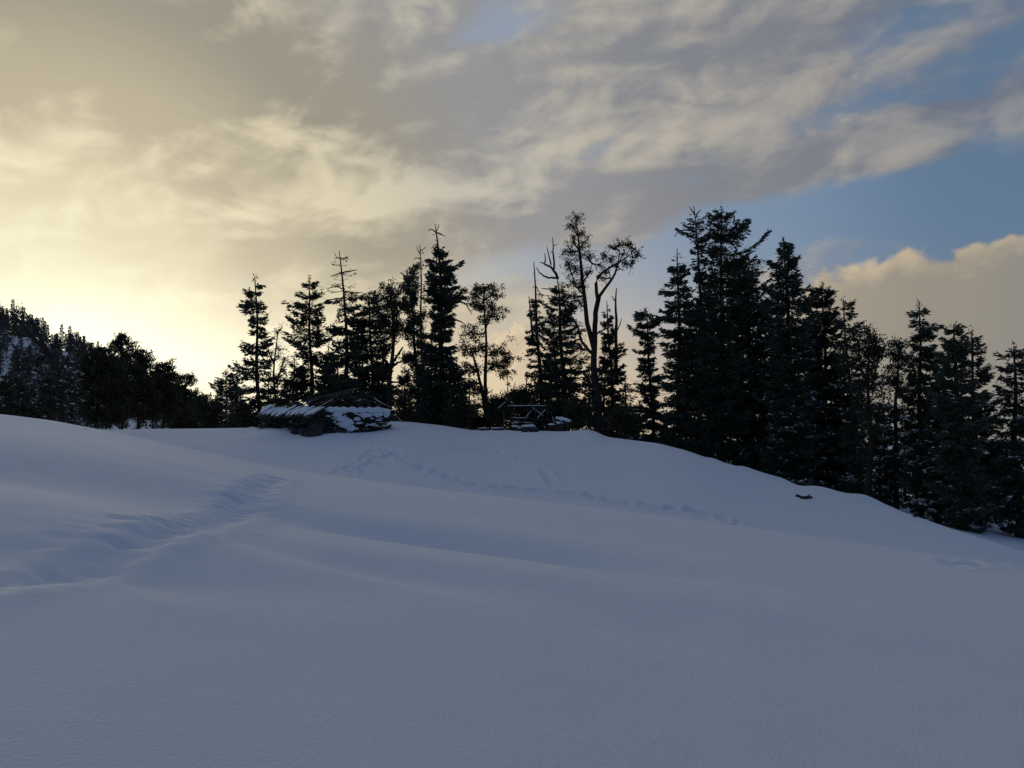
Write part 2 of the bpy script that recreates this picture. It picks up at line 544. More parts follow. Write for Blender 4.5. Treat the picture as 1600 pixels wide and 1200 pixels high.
def vnoise(x, y, seed=0):
    """smooth value noise"""
    xi, yi = np.floor(x).astype(np.int64), np.floor(y).astype(np.int64)
    fx, fy = x - xi, y - yi
    fx = fx * fx * fx * (fx * (fx * 6 - 15) + 10); fy = fy * fy * fy * (fy * (fy * 6 - 15) + 10)

    def h(i, j):
        n = (i * 374761393 + j * 668265263 + seed * 1274126177) & 0x7fffffff
        n = ((n ^ (n >> 13)) * 1103515245) & 0x7fffffff
        return ((n ^ (n >> 16)) & 0xffff) / 32767.5 - 1.0
    return (h(xi, yi) * (1 - fx) + h(xi + 1, yi) * fx) * (1 - fy) + (h(xi, yi + 1) * (1 - fx) + h(xi + 1, yi + 1) * fx) * fy


LUMPS = []      # (x, y, sx, sy, rot, amp) soft hollows and mounds, filled below


def base_h(x, y):
    x = np.asarray(x, float); y = np.asarray(y, float)
    shp = x.shape
    x = x.ravel(); y = y.ravel()
    r = np.hypot(x, y); az = np.degrees(np.arctan2(x, y))
    fi = (az + 180) / 0.1
    i0 = np.clip(np.floor(fi).astype(int), 0, len(TAB) - 2); w = (fi - i0)
    g = lambda T: T[i0] * (1 - w) + T[i0 + 1] * w
    z = np.zeros_like(r)
    for k in range(KR.shape[1] - 1):
        ra, rb = g(KR[:, k]), g(KR[:, k + 1])
        za, zb = g(KZ[:, k]), g(KZ[:, k + 1])
        sa, sb = g(KS[:, k]), g(KS[:, k + 1])
        if k == 0: sb = g(SL1)
        if k == 1: sa, sb = g(SL1B), g(SL2)
        if k == 2: sa = g(SL2B)
        h = rb - ra
        t = (r - ra) / h
        m = (t >= 0) & (t < 1) if k < KR.shape[1] - 2 else (t >= 0)
        t = np.clip(t, 0, 1)
        zz = (2 * t ** 3 - 3 * t ** 2 + 1) * za + (t ** 3 - 2 * t ** 2 + t) * h * sa + (-2 * t ** 3 + 3 * t ** 2) * zb + (t ** 3 - t ** 2) * h * sb
        z = np.where(m, zz, z)
    return z.reshape(shp)


def relief(x, y, r):
    near = np.clip((r - 2) / 6, 0, 1) * np.clip((70 - r) / 30, 0, 1)
    z = 0.055 * vnoise(x * 0.16 + 0.10 * y + 3, y * 0.22 - 0.05 * x, 1) * near
    z += 0.022 * vnoise(x * 0.45 + 7, y * 0.8 + 0.2 * x, 2) * near
    z += 0.006 * vnoise(x * 1.6, y * 2.6 + 0.6 * x, 3) * near
    far = np.clip((r - 55) / 40, 0, 1)
    z += far * (0.9 * vnoise(x * 0.05, y * 0.05, 4) + 0.35 * vnoise(x * 0.16, y * 0.16, 5))
    # little cornice lumps along the crest on the right
    az = np.degrees(np.arctan2(x, y))
    r2 = np.interp(az, TAB, R2)
    z2d = np.interp(az, TAB, Z2D)
    z += z2d * np.exp(-0.5 * ((r - r2) / np.where(r < r2, 3.2, 9.0)) ** 2)
    band = np.exp(-0.5 * ((r - r2) / 1.6) ** 2) * np.clip((az - 12.5) / 2, 0, 1) * np.clip((27 - az) / 3, 0, 1)
    z += band * 0.30 * np.maximum(0, vnoise(x * 0.9, y * 0.7, 6) + 0.1)
    # hollows and mounds
    for (cx_, cy_, sx, sy, ro, am) in LUMPS:
        ddx, ddy = x - cx_, y - cy_
        c, s = math.cos(ro), math.sin(ro)
        p, q = (ddx * c + ddy * s) / sx, (-ddx * s + ddy * c) / sy
        z += am * np.exp(-0.5 * (p * p + q * q))
    return z


def H(x, y):
    x = np.asarray(x, float); y = np.asarray(y, float)
    return base_h(x, y) + relief(x, y, np.hypot(x, y))


def ground_hit(px, py):
    """where the view through a pixel meets the snow"""
    Y = np.concatenate([np.arange(2.5, 60, 0.03)])
    p0, p1 = P(px, py, 1.0), P(px, py, 2.0)
    d = p1 - p0
    pts = p0 + d * (Y - 1.0)[:, None]
    h = base_h(pts[:, 0], pts[:, 1])
    k = np.nonzero(pts[:, 2] <= h)[0]
    return pts[k[0]] if len(k) else pts[-1]


for (px, py, sx, sy, rot, am) in [
        (545, 868, 1.0, 0.30, -0.45, -0.13), (700, 832, 1.7, 0.34, -0.30, -0.13), (830, 850, 1.4, 0.32, -0.28, -0.11),
        (640, 818, 1.6, 0.35, -0.15, -0.06), (80, 875, 1.0, 0.4, 0.0, -0.05), (230, 890, 1.0, 0.45, 0.25, -0.05),
        (60, 735, 2.6, 0.8, -0.15, -0.16), (560, 900, 1.2, 0.3, -0.45, 0.03), (60, 905, 1.1, 0.30, 0.15, 0.03),
        (780, 890, 1.8, 0.35, -0.25, 0.05), (1000, 985, 0.8, 0.25, -0.3, -0.03), (420, 700, 2.6, 0.8, -0.2, 0.06), (270, 683, 4.0, 1.2, 0.0, -0.06)]:
    g_ = ground_hit(px, py)
    LUMPS.append((g_[0], g_[1], sx, sy, rot, am))
g_ = P(430, 676, 44.5)
LUMPS.append((g_[0], g_[1], 1.2, 0.8, 0.6, 0.28))

for (px, py, Y, sx, sy, rot) in [(425, 669, 46.2, 1.0, 0.7, 2.3), (455, 673, 44.9, 1.0, 0.8, 2.3), (515, 680, 42.9, 1.0, 0.9, 0.8), (545, 676, 44.4, 1.1, 0.9, 0.8), (572, 674, 45.4, 1.0, 0.9, 0.8), (598, 671, 46.4, 1.0, 0.9, 0.8), (478, 678, 43.6, 0.9, 0.8, 2.3)]:
    g_ = P(px, py, Y)
    cur = float(H(g_[0], g_[1]))
    LUMPS.append((g_[0], g_[1], sx, sy, rot, g_[2] - cur))

az_f = np.radians(np.arange(-36, 36.001, 0.1))
az_c = np.radians(np.concatenate([np.arange(38, 180, 3.0), np.arange(-180, -37, 3.0)]))
AZS = np.concatenate([az_f, az_c])
RS = np.concatenate([np.linspace(0.4, 3, 14)[:-1], np.arange(3, 7, 0.10), np.arange(7, 22, 0.07), np.arange(22, 38, 0.13), np.arange(38, 54, 0.2),
                     np.arange(54, 80, 1.0), np.geomspace(80, 420, 60)[:-1], np.geomspace(420, 3200, 26)])
GR, GA = np.meshgrid(RS, AZS, indexing='ij')
GX, GY = GR * np.sin(GA), GR * np.cos(GA)
GZ = H(GX, GY)

rng = np.random.default_rng(11)


def carve(x, y, rot, sl, sw, depth, rim=0.25):
    """press a soft footprint into the sheet"""
    r, a = math.hypot(x, y), math.atan2(x, y)
    reach = 3.2 * max(sl, sw)
    i0, i1 = np.searchsorted(RS, [r - reach, r + reach])
    j0, j1 = np.searchsorted(az_f, [a - reach / r, a + reach / r])
    if i1 <= i0 or j1 <= j0: return
    X, Y = GX[i0:i1, j0:j1] - x, GY[i0:i1, j0:j1] - y
    c, s = math.cos(rot), math.sin(rot)
    p, q = (X * c + Y * s) / sl, (-X * s + Y * c) / sw
    d2 = p * p + q * q
    GZ[i0:i1, j0:j1] += -depth * np.exp(-0.5 * d2 ** 1.4) + rim * depth * np.exp(-0.5 * ((np.sqrt(d2) - 2.0) / 0.55) ** 2)


def track(pix, step, lat, sl, sw, depth, jit=0.06, trough=0.0, rot=None):
    pl = np.array([ground_hit(*p)[:2] for p in pix])
    d = np.concatenate([[0], np.cumsum(np.linalg.norm(np.diff(pl, axis=0), axis=1))])
    n = max(2, int(d[-1] / step))
    for k, s in enumerate(np.linspace(0, d[-1], n)):
        x, y = np.interp(s, d, pl[:, 0]), np.interp(s, d, pl[:, 1])
        e = min(s + 0.2, d[-1]); b = e - 0.4
        tx, ty = np.interp(e, d, pl[:, 0]) - np.interp(b, d, pl[:, 0]), np.interp(e, d, pl[:, 1]) - np.interp(b, d, pl[:, 1])
        L = math.hypot(tx, ty) + 1e-9; tx /= L; ty /= L
        o = lat * (1 if k % 2 else -1) + rng.normal(0, jit)
        carve(x - ty * o + rng.normal(0, jit), y + tx * o + rng.normal(0, jit), (math.atan2(ty, tx) if rot is None else rot) + rng.normal(0, 0.2), sl * rng.uniform(0.8, 1.25), sw * rng.uniform(0.8, 1.25), depth * rng.uniform(0.6, 1.25))
        if trough and k % 2 == 0:
            carve(x, y, math.atan2(ty, tx), 0.34, 0.17, trough, 0.35)


track([(-60, 912), (60, 890), (150, 864), (210, 848), (300, 820), (350, 797), (395, 773), (435, 747)], 0.22, 0.08, 0.19, 0.048, 0.036, 0.03, 0.024, 0.12)
track([(60, 838), (150, 838), (215, 838), (290, 812), (340, 788), (400, 760), (430, 745)], 0.27, 0.10, 0.19, 0.048, 0.026, 0.04, 0.006, 0.10)
track([(150, 822), (220, 818), (290, 795), (350, 775), (400, 752)], 0.45, 0.08, 0.18, 0.045, 0.024, 0.05, 0.0, 0.10)
for _ in range(75):
    t = rng.uniform(0, 1)
    g_ = ground_hit(535 + 75 * t + rng.normal(0, 16), 738 - 36 * t + rng.normal(0, 3))
    carve(g_[0], g_[1], rng.uniform(0, 3), 0.17, 0.12, rng.uniform(0.06, 0.13))
track([(612, 712), (640, 726), (700, 748), (760, 762), (860, 769), (930, 779), (1000, 791), (1070, 797), (1120, 808), (1140, 818)], 0.24, 0.04, 0.22, 0.16, 0.17, 0.03)
track([(1040, 795), (1080, 798), (1115, 804), (1150, 820)], 0.26, 0.05, 0.22, 0.14, 0.10, 0.05)
track([(690, 700), (740, 702), (785, 708), (830, 722), (850, 735), (864, 757)], 0.28, 0.04, 0.22, 0.15, 0.13, 0.03)
track([(1480, 880), (1540, 881), (1620, 884)], 0.35, 0.1, 0.2, 0.13, 0.06, 0.06)

nR, nA = GR.shape
acc = Acc()
idx = np.arange(nR * nA).reshape(nR, nA)
nxt = np.roll(idx, -1, axis=1)
quads = np.stack([idx[:-1], idx[1:], nxt[1:], nxt[:-1]], -1).reshape(-1, 4)
ctr = nR * nA
tri = np.stack([idx[0], nxt[0], np.full(nA, ctr)], -1)[:, ::-1]
acc.add(np.concatenate([np.stack([GX, GY, GZ], -1).reshape(-1, 3), [[0, 0, float(H(0.0, 0.0))]]]), quads[:, ::-1], tri[:, ::-1])
gme = acc.mesh('snow_ground', M['snow'], True)
gme.flip_normals() if gme.polygons[nA * 5].normal.z < 0 else None
tag(link('snow_ground', gme), kind='structure')

# ------------------------------------------------------------------ trees


def trunk_line(base_px, Y, mids, top):
    """trunk centre line from the ground up through pixels of the photograph"""
    bx = (base_px - 800) / F * Y
    bz = float(H(bx, Y)) - 0.25
    return np.array([[bx, Y, bz]] + [P(a, b, Y) for a, b in mids] + [P(*top, Y)])


def add_trunk(root, line, r0, r1, rng, wig=0.05, n=16, name='trunk', m='bark', origin=None, power=0.8, sides=8):
    pl = resample(line, n)
    ph = rng.uniform(0, 6, 2)
    s = np.linspace(0, 1, n)
    pl[:, 0] += wig * np.sin(s * 9 + ph[0]) * s * (1 - s) * 4
    pl[:, 1] += wig * np.sin(s * 8 + ph[1]) * s * (1 - s) * 4
    rad = r1 + (r0 - r1) * (1 - s) ** power
    rad[0] *= 1.35; rad[1] *= 1.08
    rad = rad * (1 + rng.normal(0, 0.05, n))
    a = Acc(); tubes(a, pl[None], rad[None], sides)
    a.obj(name, M[m], root, True, origin)
    return pl, rad


def sprays(fo, pts, rng, per_m, size, s0=0.06, lat=0.9, droop=0.42):
    """needle sprays along branches pts (N,K,3)"""
    seg = np.linalg.norm(np.diff(pts, axis=1), axis=2)
    L = seg.sum(1)
    cnt = np.maximum(2, (L * per_m + 2).astype(int))
    bi = np.repeat(np.arange(len(L)), cnt)
    s = s0 + (1 - s0) * rng.uniform(0, 1, len(bi)) ** 0.8
    K = pts.shape[1]
    f = s * (K - 1); i = np.minimum(f.astype(int), K - 2); w = (f - i)[:, None]
    p = pts[bi, i] * (1 - w) + pts[bi, i + 1] * w
    d = pts[bi, i + 1] - pts[bi, i]; d /= np.linalg.norm(d, axis=1, keepdims=True) + 1e-9
    hz = np.cross(d, [0, 0, 1.0]); hz /= np.linalg.norm(hz, axis=1, keepdims=True) + 1e-9
    sg = rng.choice([-1, 1], len(bi))[:, None]
    a = rng.uniform(0.1, 1.0, len(bi))[:, None] * lat
    reach = (0.25 + 0.75 * (1 - s))[:, None] * np.minimum(L[bi], 2.4)[:, None] * 0.42
    off = hz * sg * reach * rng.uniform(0, 1, (len(bi), 1))
    p2 = p + off + rng.normal(0, 0.05, p.shape)
    p2[:, 2] -= droop * 0.4 * np.abs(off).sum(1)
    dv = d + hz * sg * a + np.array([0, 0, -droop]) + rng.normal(0, 0.25, d.shape)
    ln = size * rng.uniform(0.5, 1.4, len(bi))
    leaves(fo, p2, dv, ln, ln * rng.uniform(0.22, 0.42, len(bi)), rng)
    return p2


def fir(name, label, base_px, Y, mids, top, prof, r0=0.2, dens=1.0, dead=None, bare=None, e_top=18, e_low=-14, snow=0.0, seed=1, cat='tree',
        whorl=0.38, nb=8, size=0.27, gap=0.08, dead_limbs=(), per_m=56, wide=1.18, group='firs and oaks on the crest', low=None, spires=()):
    """fir: trunk, branchwork and foliage shaped by a left and a right half width per picture row"""
    rng = np.random.default_rng(seed)
    line = trunk_line(base_px, Y, mids, top)
    root = empty(name, line[0] + np.array([0, 0, 0.25]))
    tag(root, label, cat, group)
    org = np.array(root.location)
    pl, rad = add_trunk(root, line, r0, 0.025, rng, 0.08, 18, origin=org)
    zs = np.array([P(base_px, q[0], Y)[2] for q in prof])
    o = np.argsort(zs)
    zs = zs[o]; hl = np.array([q[1] for q in prof])[o] * Y / F * wide; hr = np.array([q[2] for q in prof])[o] * Y / F * wide
    z_hi = pl[-1, 2] - 0.05
    z_dead = P(base_px, dead, Y)[2] if dead else 1e9
    z_lo = max(pl[0, 2] + 0.5, P(base_px, bare, Y)[2] if bare else -1e9)
    nW = int((z_hi - z_lo) / whorl)
    zz = z_lo + (np.arange(nW) + rng.uniform(-0.35, 0.35, nW)) * whorl
    B = []
    for z in zz:
        if z > z_hi - 0.1: continue
        wst = rng.uniform(0.72, 1.12)
        for k in range(nb):
            if rng.uniform() < gap * 0.7: continue
            B.append((z + rng.normal(0, 0.10), (k + rng.uniform(-0.4, 0.4)) * 2 * math.pi / nb + rng.uniform(0, 6), wst * rng.uniform(0.68, 1.25)))
    B = np.array(B)
    z, ph, ls = B.T
    c = np.cos(ph)
    ls = ls * (0.88 + 0.36 * vnoise(np.cos(ph) * 1.3 + seed * 3.1, z * 0.75 + np.sin(ph) * 1.3, seed))
    ls = np.clip(ls, 0.15, 1.25)
    Lw = np.interp(z, zs, hl) * (1 - c) / 2 + np.interp(z, zs, hr) * (1 + c) / 2
    L = np.maximum(0.12, Lw * ls - size * 0.35)
    f = np.clip((z - pl[0, 2]) / (pl[-1, 2] - pl[0, 2]), 0, 1)
    el = np.radians(e_low + (e_top - e_low) * f ** 1.3 + rng.normal(0, 7, len(z)))
    x0 = np.interp(z, pl[:, 2], pl[:, 0]); y0 = np.interp(z, pl[:, 2], pl[:, 1])
    s = np.linspace(0, 1, 6)
    sag = -0.16 * rng.uniform(0.4, 1.6, len(z)) * (1 - f * 0.5)
    hz_ = L[:, None] * s
    zz_ = hz_ * np.tan(el)[:, None] + L[:, None] * (sag[:, None] * (4 * s * (1 - s)) + 0.08 * s ** 3)
    bend = rng.normal(0, 0.12, len(z))[:, None] * s ** 2
    pts = np.stack([x0[:, None] + hz_ * np.cos(ph[:, None] + bend), y0[:, None] + hz_ * np.sin(ph[:, None] + bend), z[:, None] + zz_], -1)
    br = np.maximum(0.010, 0.028 * (L / 2.0) ** 0.6)[:, None] * np.linspace(1, 0.3, 6)
    a = Acc(); tubes(a, pts, br, 4, False)
    isdead = z > z_dead
    if low: isdead |= z < P(base_px, low, Y)[2]
    # extra spires: subsidiary leaders with their own bare wood
    tag(a.obj('branchwork', M['bark'], root, True, org), kind='stuff')
    fo = Acc()
    live = pts[~isdead]
    keep = rng.uniform(0, 1, len(live)) > 0.04
    p = sprays(fo, live[keep], rng, per_m * dens, size)
    if isdead.any():
        q = pts[isdead]; q = q[rng.uniform(0, 1, len(q)) < 0.35]
        if len(q): sprays(fo, q, rng, per_m * 0.22, size * 0.75, 0.45)
    if dead is None:
        ax = pl[-1] + rng.normal(0, 0.07, (26, 3)) * np.array([1, 1, 3.0]) - np.array([0, 0, 0.25])
        leaves(fo, ax, rng.normal(0, 1, (26, 3)) + np.array([0, 0, 0.8]), size * 0.75, size * 0.25, rng)
    tag(fo.obj('foliage', M['needle'], root, False, org), kind='stuff')
    for pts_px in list(dead_limbs) + list(spires):
        limb(root, pts_px, Y, rng, org, 'dead')
    if snow > 0 or base_px > 1180:
        tx_ = np.interp(p[:, 2], pl[:, 2], pl[:, 0]); ty_ = np.interp(p[:, 2], pl[:, 2], pl[:, 1])
        rr_ = np.hypot(p[:, 0] - tx_, p[:, 1] - ty_)
        lim = (np.interp(p[:, 2], zs, hl) + np.interp(p[:, 2], zs, hr)) / 2
        hh = np.clip((p[:, 2] - pl[0, 2]) / (pl[-1, 2] - pl[0, 2]), 0, 1)
        pr = (snow * 6.0 + (0.03 if base_px > 1180 else 0.0)) * (rr_ > 0.55 * lim) * np.where(p[:, 1] < ty_, 1.3, 0.4) * (1 - hh * 0.8)
        pr = pr * (vnoise(p[:, 0] * 0.9 + seed, p[:, 2] * 0.9, seed) > -0.1)
        k = np.nonzero(rng.uniform(0, 1, len(p)) < pr)[0]
        sn = Acc(); pats(sn, p[k] + np.array([0, 0, 0.06]), rng.uniform(0.06, 0.18, len(k)), rng)
        if len(k): tag(sn.obj('snow_on_foliage', M['snowlump'], root, True, org), kind='stuff')
    return root


def limb(root, pts_px, Y, rng, org, m='bark', name='limb', depth=0.35, n=10):
    """one limb through pixels (px, py, half width px); it swings in depth as it runs"""
    w = np.array([[*P(a, b, Y), r * Y / F] for a, b, r in pts_px])
    d = np.concatenate([[0], np.cumsum(np.linalg.norm(np.diff(w[:, :3], axis=0), axis=1))])
    w[:, 1] += d * rng.uniform(-depth, depth)
    pl = resample(w, n)
    pl[1:-1, :3] += rng.normal(0, 0.02, (n - 2, 3))
    a = Acc(); tubes(a, pl[None, :, :3], np.maximum(pl[None, :, 3], 0.010), 6)
    a.obj(name, M[m], root, True, org)
    return pl


def clump_tree(name, label, base_px, Y, mids, top, clumps, r0=0.2, seed=1, limbs=(), cat='tree', twigs=9, leafs=55, leaf=0.15, blob=0.28, thin=0.5,
               group='firs and oaks on the crest', m='leaf', snow=0.0, stems=(), twr=0.014, r1=0.035, puff=1.3):
    """broadleaf: trunk, limbs, twigs to points inside leafy clumps (px, py, half width, half height), leaf faces round twig ends"""
    rng = np.random.default_rng(seed)
    line = trunk_line(base_px, Y, mids, top)
    root = empty(name, line[0] + np.array([0, 0, 0.25]))
    tag(root, label, cat, group)
    org = np.array(root.location)
    pl, rad = add_trunk(root, line, r0, r1, rng, 0.12, 16, origin=org)
    src = [pl[4:]]
    for st in stems:
        src.append(limb(root, st, Y, rng, org, 'bark', 'stem')[:, :3])
    for lb in limbs:
        src.append(limb(root, lb, Y, rng, org, 'bark', 'limb')[:, :3])
    src = np.concatenate(src)
    tw = []; ends = []
    for (cx_, cy_, hw, hh) in clumps:
        c = P(cx_, cy_, Y); ax = np.array([hw, hw * 0.9, hh]) * Y / F * puff
        # a bough from the nearest wood below, leading into the clump
        dv = src - c
        cost = np.linalg.norm(dv, axis=1) + 1.6 * np.maximum(0, dv[:, 2])
        b = src[np.argmin(cost)]
        mid = (b + c) / 2 + np.array([0, rng.normal(0, 0.2), -0.12 * np.linalg.norm(c - b)])
        bough = resample(np.array([b, mid, c]), 7)
        a = Acc(); tubes(a, bough[None], np.linspace(0.055, 0.018, 7)[None] * (0.6 + 0.5 * r0 / 0.2), 5)
        a.obj('bough', M['bark'], root, True, org)
        n = max(6, int(twigs * puff * 1.25 * (hw * hh) ** 0.5 * Y / F / 0.6))
        u = rng.normal(size=(n, 3)); u /= np.linalg.norm(u, axis=1, keepdims=True)
        e = c + rng.normal(size=(n, 3)) * ax * 0.60
        st = bough[rng.integers(2, 7, n)]
        md = (st + e) / 2 + rng.normal(0, 0.10, (n, 3))
        t1 = np.stack([st, (st + md) / 2 + rng.normal(0, 0.03, (n, 3)), md, (md + e) / 2 + rng.normal(0, 0.05, (n, 3)), e], 1)
        tw.append(t1); ends.append(e); ends.append(md[rng.uniform(size=n) < 0.5])
    tw = np.concatenate(tw); ends = np.concatenate(ends)
    a = Acc(); tubes(a, tw, np.ones((len(tw), 1)) * np.linspace(twr * 1.5, twr * 0.5, 5), 4, False)
    tag(a.obj('branchwork', M['bark'], root, True, org), kind='stuff')
    fo = Acc()
    leafs = int(leafs * thin + 0.5)
    n = len(ends) * leafs
    if leafs:
        bi = np.repeat(np.arange(len(ends)), leafs)
        bl = blob * rng.uniform(0.6, 1.3, len(ends))[bi][:, None]
        p = ends[bi] + rng.normal(size=(n, 3)) * bl * np.array([0.62, 0.62, 0.45])
        leaves(fo, p, rng.normal(size=(n, 3)), leaf * rng.uniform(0.7, 1.3, n), leaf * rng.uniform(0.4, 0.7, n), rng)
        tag(fo.obj('foliage', M[m], root, False, org), kind='stuff')
        if snow:
            k = rng.choice(n, int(n * snow), replace=False)
            sn = Acc(); pats(sn, p[k] + np.array([0, 0, 0.05]), rng.uniform(0.06, 0.17, len(k)), rng)
            tag(sn.obj('snow_on_foliage', M['snowlump'], root, True, org), kind='stuff')
    return root


# --- the stand behind the stone hut, left to right
fir('fir_tree', 'low bushy fir at the left end of the stand, shorter than its neighbours', 354, 76, [], (353, 577),
    [(577, 3, 4), (590, 12, 14), (605, 18, 14), (620, 14, 20), (640, 24, 24), (670, 30, 30)], 0.16, 1.2, seed=2, e_low=0)
fir('fir_tree', 'slim ragged fir left of the thin leafless tree, first tall one on the left', 406, 58, [(403, 560), (400, 480)], (398, 431),
    [(431, 3, 3), (440, 9, 14), (448, 6, 10), (462, 14, 8), (476, 20, 22), (486, 26, 28), (500, 12, 14), (520, 12, 14), (538, 28, 20), (555, 22, 24), (580, 30, 26), (600, 28, 30), (640, 30, 34), (670, 30, 34)],
    0.19, 1.25, wide=1.42, seed=3, gap=0.22, nb=6, e_top=8, e_low=-8)
clump_tree('oak_tree', 'thin nearly leafless tree between two tall firs by the bright sky', 433, 57, [(430, 600), (428, 560)], (434, 520),
           [(434, 520, 11, 9), (440, 545, 9, 9), (444, 575, 10, 12), (424, 555, 8, 12), (436, 600, 14, 14), (446, 562, 8, 10), (422, 590, 8, 14), (432, 640, 18, 16)],
           0.11, 4, limbs=[[(431, 600, 2), (440, 580, 1.4), (447, 560, 0.7)], [(429, 570, 1.6), (422, 552, 1), (420, 540, 0.5)]], leafs=10, leaf=0.11, twigs=16, blob=0.22)
fir('fir_tree', 'full green fir standing behind the left end of the stone hut', 487, 60, [(486, 560)], (483, 432),
    [(432, 4, 4), (440, 9, 9), (455, 14, 10), (470, 20, 14), (484, 27, 14), (500, 28, 20), (515, 20, 25), (535, 26, 30), (550, 22, 26), (570, 20, 24), (585, 30, 32), (610, 36, 34), (660, 40, 36)],
    0.2, 1.05, wide=1.75, seed=5, gap=0.16, nb=7)
fir('dead_topped_fir', 'fir with a bare antler-like dead top rising behind the stone hut', 542, 59, [(541, 560), (538, 450)], (530, 392),
    [(392, 5, 5), (402, 10, 12), (412, 8, 9), (424, 18, 24), (436, 12, 16), (452, 22, 28), (466, 32, 20), (478, 22, 18), (492, 24, 22), (505, 28, 24), (520, 22, 18), (545, 30, 26), (565, 34, 30), (600, 42, 40), (660, 42, 42)],
    0.2, 1.4, dead=462, wide=1.75, seed=6, nb=6, gap=0.28, e_top=5, whorl=0.5,
    dead_limbs=[[(538, 425, 1.2), (525, 430, 1), (517, 432, 0.5)], [(538, 425, 1.2), (550, 424, 1), (559, 422, 0.5)], [(539, 455, 1.3), (552, 457, 1), (565, 456, 0.5)],
                [(539, 452, 1.3), (525, 448, 1), (512, 451, 0.5)], [(539, 466, 1.3), (524, 466, 1), (508, 468, 0.5)], [(535, 404, 1), (526, 402, 0.7), (522, 395, 0.4)], [(536, 405, 1), (541, 402, 0.7), (546, 406, 0.4)],
                [(540, 520, 1.5), (528, 515, 1.1), (518, 526, 0.8), (515, 540, 0.4)]])
fir('fir_tree', 'broad shouldered fir with flat tiers right of the dead-topped fir', 583, 62, [(580, 550)], (577, 456),
    [(456, 6, 7), (464, 14, 16), (476, 20, 20), (490, 14, 20), (505, 22, 26), (525, 30, 24), (545, 36, 26), (570, 36, 26), (600, 38, 34), (660, 40, 36)],
    0.2, 1.25, wide=1.35, seed=7, gap=0.1)
clump_tree('oak_tree', 'forked oak with bare lower limbs left of the thin bare pole', 610, 58, [(608, 620), (612, 560), (614, 500)], (611, 452),
           [(611, 458, 14, 9), (601, 472, 13, 9), (620, 474, 12, 10), (612, 490, 16, 10), (600, 500, 10, 8), (624, 505, 10, 12), (612, 520, 14, 9), (628, 592, 8, 6), (600, 545, 9, 8), (594, 580, 10, 8)],
           0.22, 8, limbs=[[(611, 575, 3), (600, 560, 2.3), (588, 553, 1.4), (580, 552, 0.7)], [(613, 570, 2.8), (622, 555, 2), (631, 543, 1.1)], [(613, 572, 2.4), (624, 566, 1.6), (634, 563, 0.7)], [(611, 598, 2), (622, 596, 1.4), (632, 604, 0.8), (636, 612, 0.4)]], thin=0.8, leafs=60, leaf=0.16)
clump_tree('crooked_tree', 'narrow shaggy tree with a bent hook at its broken top', 653, 60, [(652, 580), (647, 500), (640, 450)], (633, 436),
           [(638, 452, 8, 10), (646, 430, 7, 14), (650, 460, 9, 14), (636, 480, 10, 12), (650, 500, 11, 14), (640, 520, 12, 12), (654, 540, 11, 14), (642, 560, 10, 13), (656, 585, 9, 12), (644, 610, 11, 14), (656, 640, 12, 14)],
           0.18, 9, stems=[[(633, 440, 1.4), (631, 430, 1.2), (628, 425, 0.9), (625, 428, 0.5)]], thin=1.0, leafs=60, leaf=0.17, m='needle')
fir('bare_snag', 'thin bare pole of a dead fir beside the tall pointed fir', 661, 56, [(660, 560), (658, 450)], (656, 382),
    [(382, 2, 2), (388, 5, 9), (398, 9, 5), (420, 5, 5), (440, 6, 7), (470, 8, 8), (560, 10, 10), (660, 14, 14)], 0.13, 0.35, dead=440, seed=10, nb=4, gap=0.45, size=0.26, e_low=-15,
    dead_limbs=[[(657, 392, 1), (662, 389, 0.7), (666, 386, 0.4)], [(657, 405, 1), (650, 402, 0.7), (647, 405, 0.4)], [(657, 398, 0.9), (653, 391, 0.6), (652, 385, 0.4)]])
fir('tall_fir', 'tallest dense fir of the left stand with a crooked bare tip', 693, 57, [(691, 560), (687, 420), (684, 385), (683, 365)], (680, 350),
    [(385, 4, 4), (392, 12, 10), (402, 18, 14), (412, 16, 22), (428, 22, 28), (445, 24, 32), (470, 22, 30), (500, 24, 24), (560, 26, 28), (600, 30, 32), (665, 34, 36)],
    0.27, 1.7, dead=390, wide=1.25, seed=11, gap=0.1, nb=8, size=0.29,
    dead_limbs=[[(683, 366, 1.3), (677, 359, 1), (671, 359, 0.7), (669, 364, 0.4)], [(683, 364, 1.2), (690, 366, 0.9), (696, 370, 0.5)], [(682, 360, 1), (686, 354, 0.7), (684, 349, 0.4)],
                [(684, 380, 1), (677, 384, 0.7), (673, 388, 0.4)], [(703, 480, 2), (716, 470, 1.6), (728, 474, 1.2), (738, 492, 0.6)], [(704, 500, 1.8), (717, 500, 1.3), (727, 508, 0.6)]])
clump_tree('oak_tree', 'open crowned oak with twin slanting trunks between the tall fir and the gap', 765, 57, [(760, 590), (757, 520)], (756, 452),
           [(756, 453, 14, 7), (742, 462, 12, 8), (770, 458, 9, 9), (748, 480, 14, 8), (768, 482, 12, 8), (775, 494, 8, 6), (756, 500, 9, 6), (735, 520, 14, 9), (748, 540, 12, 8), (730, 548, 12, 8), (778, 548, 14, 9), (788, 562, 12, 8), (774, 572, 16, 7), (792, 578, 8, 8), (738, 575, 13, 9), (730, 600, 14, 10), (748, 608, 10, 8)],
           0.17, 12, stems=[[(760, 660, 3.2), (754, 610, 2.8), (744, 570, 2.0), (736, 545, 1.2)]], limbs=[[(757, 585, 2), (768, 572, 1.4), (782, 565, 0.8)], [(750, 600, 1.6), (738, 596, 1), (728, 604, 0.5)], [(757, 520, 1.6), (764, 500, 1), (770, 484, 0.6)]],
           thin=0.95, leafs=38, leaf=0.15, blob=0.26)
